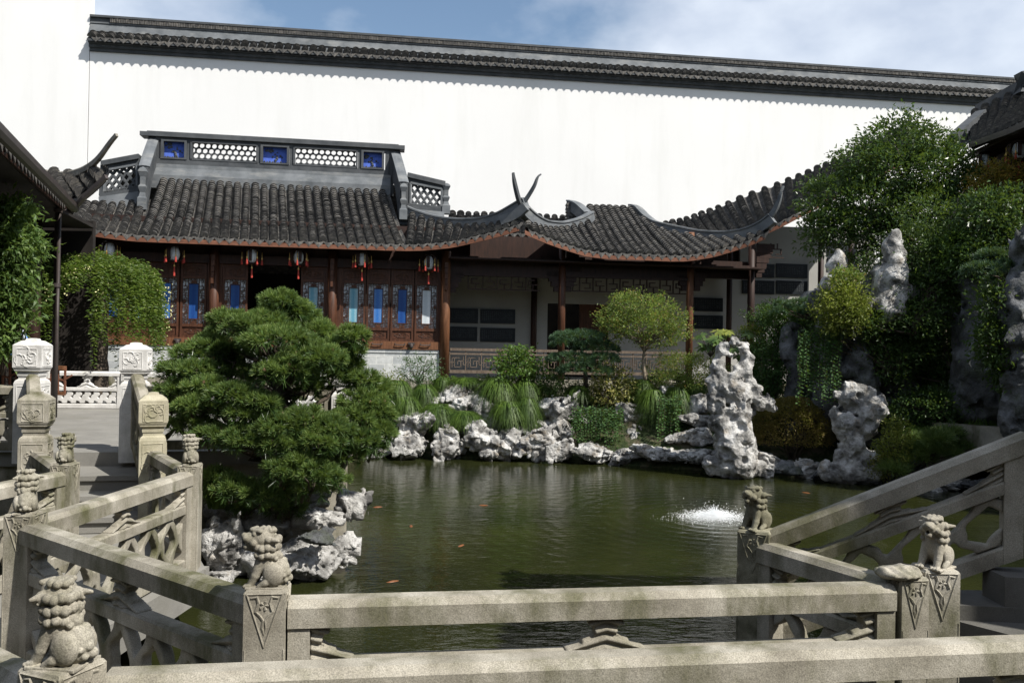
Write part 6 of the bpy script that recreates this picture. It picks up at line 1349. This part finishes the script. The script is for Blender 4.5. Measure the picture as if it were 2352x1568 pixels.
# low mixed cover between the bank rocks
for i_, (x, y, rx, ry, Y, mat, lb_) in enumerate(((1020,880,40,16,19.6,'leaf_mid','low green cover behind the white peaked rock'),(1130,880,40,18,19.5,'leaf_shade','low dark cover left of the camellia'),(1240,905,40,20,19.2,'leaf_mid','low leafy cover right of the grass mound'),(1340,905,50,24,19.3,'leaf_dark','dark leafy cover under the dwarf pine'),
    (1440,900,44,24,19.2,'leaf_mid','leafy cover below the round maple'),(1540,880,60,30,19.3,'leaf_shade','leafy cover behind the right ivy curtain'),(1370,960,60,22,18.9,'leaf_ivy','creeper spilling over the left ivy rocks'),(1590,985,30,14,18.4,'leaf_ivy','small creeper patch beside the cream pitted rock'),
    (905,935,40,24,19.0,'leaf_mid','low leafy cover beside the pine tip'),(1500,1000,24,30,18.6,'leaf_ivy','creeper beside the cave mouth'),(860,960,40,30,18.9,'leaf_shade','dark low cover behind the pine tips'))):
    plant('ground_shrub', lb_, 'shrub', at(x, y+ry, Y), pxblobs([(x,y,rx,ry),(x-rx*.5,y+ry*.3,rx*.5,ry*.7),(x+rx*.5,y+ry*.2,rx*.5,ry*.8)], Y, .7), mat, int(rx*ry/7), 12, .055, .06, 430+i_, ntw=6, tr=.01, grp='low cover of the far bank', droop=.3)
# fatsia
rs = np.random.RandomState(80)
for x, y, r_, lb_ in ((1632,780,34,'broad leaved fatsia plant left of the tall scholar stone'),(1712,800,40,'broad leaved fatsia plant right of the tall scholar stone'),(1655,765,18,'topmost broad leaf sprig above the left fatsia')):
    Y = 18.4; t_ = thing('fatsia', lb_, 'plant', at(x, y+40, Y)); k = Y/FPX; mb = MB(); st = MB()
    for j in range(16 if r_ > 20 else 6):
        c = at(x, y, Y)+np.array([rs.randn()*r_*.5*k, rs.randn()*.2, rs.randn()*r_*.42*k]); fz = rs.rand()*6.3; nl = np.array([rs.randn()*.4,-.5,1.0]); nl /= np.linalg.norm(nl); u1 = np.cross(nl,[0,1,.3]); u1 /= np.linalg.norm(u1); w1 = np.cross(nl,u1)
        for q in range(8):
            a = fz+q*math.pi*2/9; d = u1*math.cos(a)+w1*math.sin(a)-np.array([0,0,.25]); s_ = np.cross(d,nl)*.032; mb.add([c, c+d*.10+s_, c+d*.19, c+d*.10-s_], [(0,1,2,3)])
        st.tube([at(x, y+40, Y), c], .008, 5)
    mb.build('leaves', M['leaf_yellow'] if r_ < 20 else M['leaf_wisteria'], t_); st.build('stems', M['bark'], t_)
# ivy curtains
def ivy(x0, x1, y0, y1, Y, label, seed, n=60):
    rs = np.random.RandomState(seed); C = []; D = []; t_ = thing('ivy_curtain', label, 'climbing plant', at((x0+x1)/2, y0, Y)); t_['group'] = 'ivy curtains hanging over the rocks'; mb = MB()
    for s_ in range(n):
        x = x0+(x1-x0)*(s_+.5)/n+rs.randn()*1.2; ya = y0+rs.rand()*14; yb = y0+(y1-y0)*(.55+.5*rs.rand()); p = at(x, ya, Y-.25*rs.rand()-.15*math.sin(s_)); q = at(x, yb, Y-.2); L_ = p[2]-q[2]; m_ = int(L_/.035)
        for j in range(m_):
            z = p[2]-j*.035; w2 = 1 if j % 2 else -1; C.append((p[0]+.012*math.sin(j*.3), p[1]-.02*rs.rand(), z)); D.append((w2*(.7+.4*rs.rand()), -.6, -.5))
        mb.tube([p, (p[0],p[1],p[2]-L_)], .004, 4)
    V, F = leaves(np.array(C), np.full(len(C),.065), rs, .75, .4, dirs=np.array(D)); MB().add(V, F).build('leaves', M['leaf_ivy'], t_); mb.build('stems', M['bark'], t_)
ivy(1316,1430,930,1028,18.35,'ivy curtain over the bank rocks below the yellow shrub',91,46)
ivy(1510,1568,905,1026,18.3,'narrow ivy curtain left of the cream pitted rock',92,26)
ivy(1832,1928,755,930,16.3,'long ivy curtain hanging from the shaded rockery',93,40)
ivy(1745,1800,790,900,17.9,'dark ivy strands behind the tall scholar stone',94,24)
ivy(2030,2100,640,860,16.6,'dim ivy strands among the slender tree leaves',95,26)
# grass clumps
G5 = 'arching grass clumps on the far bank'
for i_, (x, y0, y1, r_, Y, lb_) in enumerate([(912,872,935,30,19.2,'grass clump nearest the pine on the far bank'),(974,882,930,34,19.3,'grass clump under the feathery blue shrub'),(933,908,968,38,19.0,'large grass clump above the jagged white crag'),
 (1004,926,992,38,18.9,'grass clump right of the narrow brown rock'),(1066,943,992,36,18.8,'bright grass clump left of the big stained boulder'),(1143,868,935,40,19.2,'dark grass clump below and left of the camellia'),(1207,872,935,36,19.2,'dark grass clump below and right of the camellia'),
 (1165,920,988,40,18.8,'left half of the bright drooping grass mound in the middle'),(1210,915,985,36,18.8,'right half of the bright drooping grass mound in the middle'),(1070,866,892,34,19.6,'small grass tuft at the gallery plinth'),(1327,884,928,36,19.2,'shaded grass under the dwarf pine'),
 (1498,895,972,32,18.9,'grass clump left of the right ivy curtain'),(1473,872,915,34,19.3,'grass tuft at the maple trunk'),(1555,890,960,38,18.8,'grass spilling over the right ivy curtain'),(1015,866,900,26,19.6,'grass tuft at the corner column'),(1600,880,925,30,19.0,'grass tuft under the lime maple'),
 (860,905,950,26,19.2,'grass tuft in the pine shade')]):
    rs = np.random.RandomState(200+i_); k = Y/FPX; b_ = at(x, y0+(y1-y0)*.16, Y-.15); V, F = grass(b_, r_*k*(.85+.5*rs.rand()), (y1-y0)*k*(.75+.3*rs.rand()), 900, rs, .010, 1.35); o = MB().add(V, F).build('grass_clump', M['grass'], None, loc=b_); tag(o, lb_, 'grass', G5)
for i_, (x, y, Y, lb_) in enumerate(((500,1165,8.9,'long grass at the islet edge beside the bridge rail'),(560,1180,9.0,'long grass under the lowest pine branch'))):
    rs = np.random.RandomState(230+i_); b_ = at(x, y, Y); V, F = grass(b_, .35, .42, 500, rs, .005, .9); o = MB().add(V, F).build('grass_clump', M['grass'], None, loc=b_); tag(o, lb_, 'grass', 'grass on the pine islet')

# ================================================================== fountain spray, fish
rs = np.random.RandomState(300); fp = FOUNT; sp_ = thing('water_jet', 'low white splash bubbling from the pond surface left of the dark stone lion', 'fountain', fp)
mb = MB(); n = 13000; tet = np.array([[1,1,1],[1,-1,-1],[-1,1,-1],[-1,-1,1]])*.58; P = []
for k in range(n):
    r_ = abs(rs.randn())*.17; a = rs.rand()*6.283; z = abs(rs.randn())*.060*math.exp(-(r_/.34)**2)+.003; P.append((fp[0]+r_*1.5*math.cos(a), fp[1]+r_*math.sin(a)*1.1, z))
for k in range(420):
    r_ = abs(rs.randn())*.3; a = rs.rand()*6.283; P.append((fp[0]+r_*1.4*math.cos(a), fp[1]+r_*math.sin(a), abs(rs.randn())*.11))
P = np.array(P); S_ = (.0015+.0055*rs.rand(len(P))**3)[:,None,None]; V = (P[:,None]+tet[None]*S_*np.array([1,1,1.9])).reshape(-1,3); i = np.arange(len(P))[:,None]*4
F = np.concatenate([i+np.array([[0,1,2]]), i+np.array([[0,3,1]]), i+np.array([[0,2,3]]), i+np.array([[1,3,2]])]); MB().add(V, F).build('spray', M['spray'], sp_)
mb = MB(); mb.lathe([(.035,-.3),(.035,-.02),(.02,0.005)], fp, 10); mb.build('nozzle', M['metal'], sp_)
def koi_mesh(s=1):
    mb = MB(); L_ = .2*s; pts = [(x*L_, .03*s*math.sin(x*3), 0) for x in np.linspace(-.5,.5,9)]; mb.tube(pts, [.004*s,.012*s,.02*s,.026*s,.029*s,.028*s,.025*s,.018*s,.008*s], 8)
    mb.add([(-.5*L_,0,0),(-.72*L_,.05*s,.0),(-.66*L_,0,.0),(-.72*L_,-.05*s,0)], [(0,1,2),(0,2,3)]); mb.add([(.1*L_,.04*s,0),(.0,.1*s,-.01),(-.05*L_,.04*s,0)], [(0,1,2)]); mb.add([(.1*L_,-.04*s,0),(.0,-.1*s,-.01),(-.05*L_,-.04*s,0)], [(0,1,2)]); return mb
k0 = None
for i_, (x, y) in enumerate(((866,1164),(944,1208),(1112,1160),(1060,1252),(1850,1131),(900,1335))):
    p = onz(x, y, .0); lb_ = ['orange koi nearest the islet tip','orange koi in the left middle of the pond','koi farther out beneath the wall reflection','koi left of the pond centre','koi before the right rockery','koi close to the front rail'][i_]
    if k0 is None:
        k0 = koi_mesh().build('koi', M['koi'], None, True); del k0['_w']; tag(k0, lb_, 'fish', 'koi in the pond'); o = k0
    else: o = k0.copy(); COL.objects.link(o); o['label'] = lb_
    o.location = (p[0], p[1], -.016); o.rotation_euler = (0, 0, i_*1.3)
for o in bpy.data.objects:
    if '_w' in o: del o['_w']
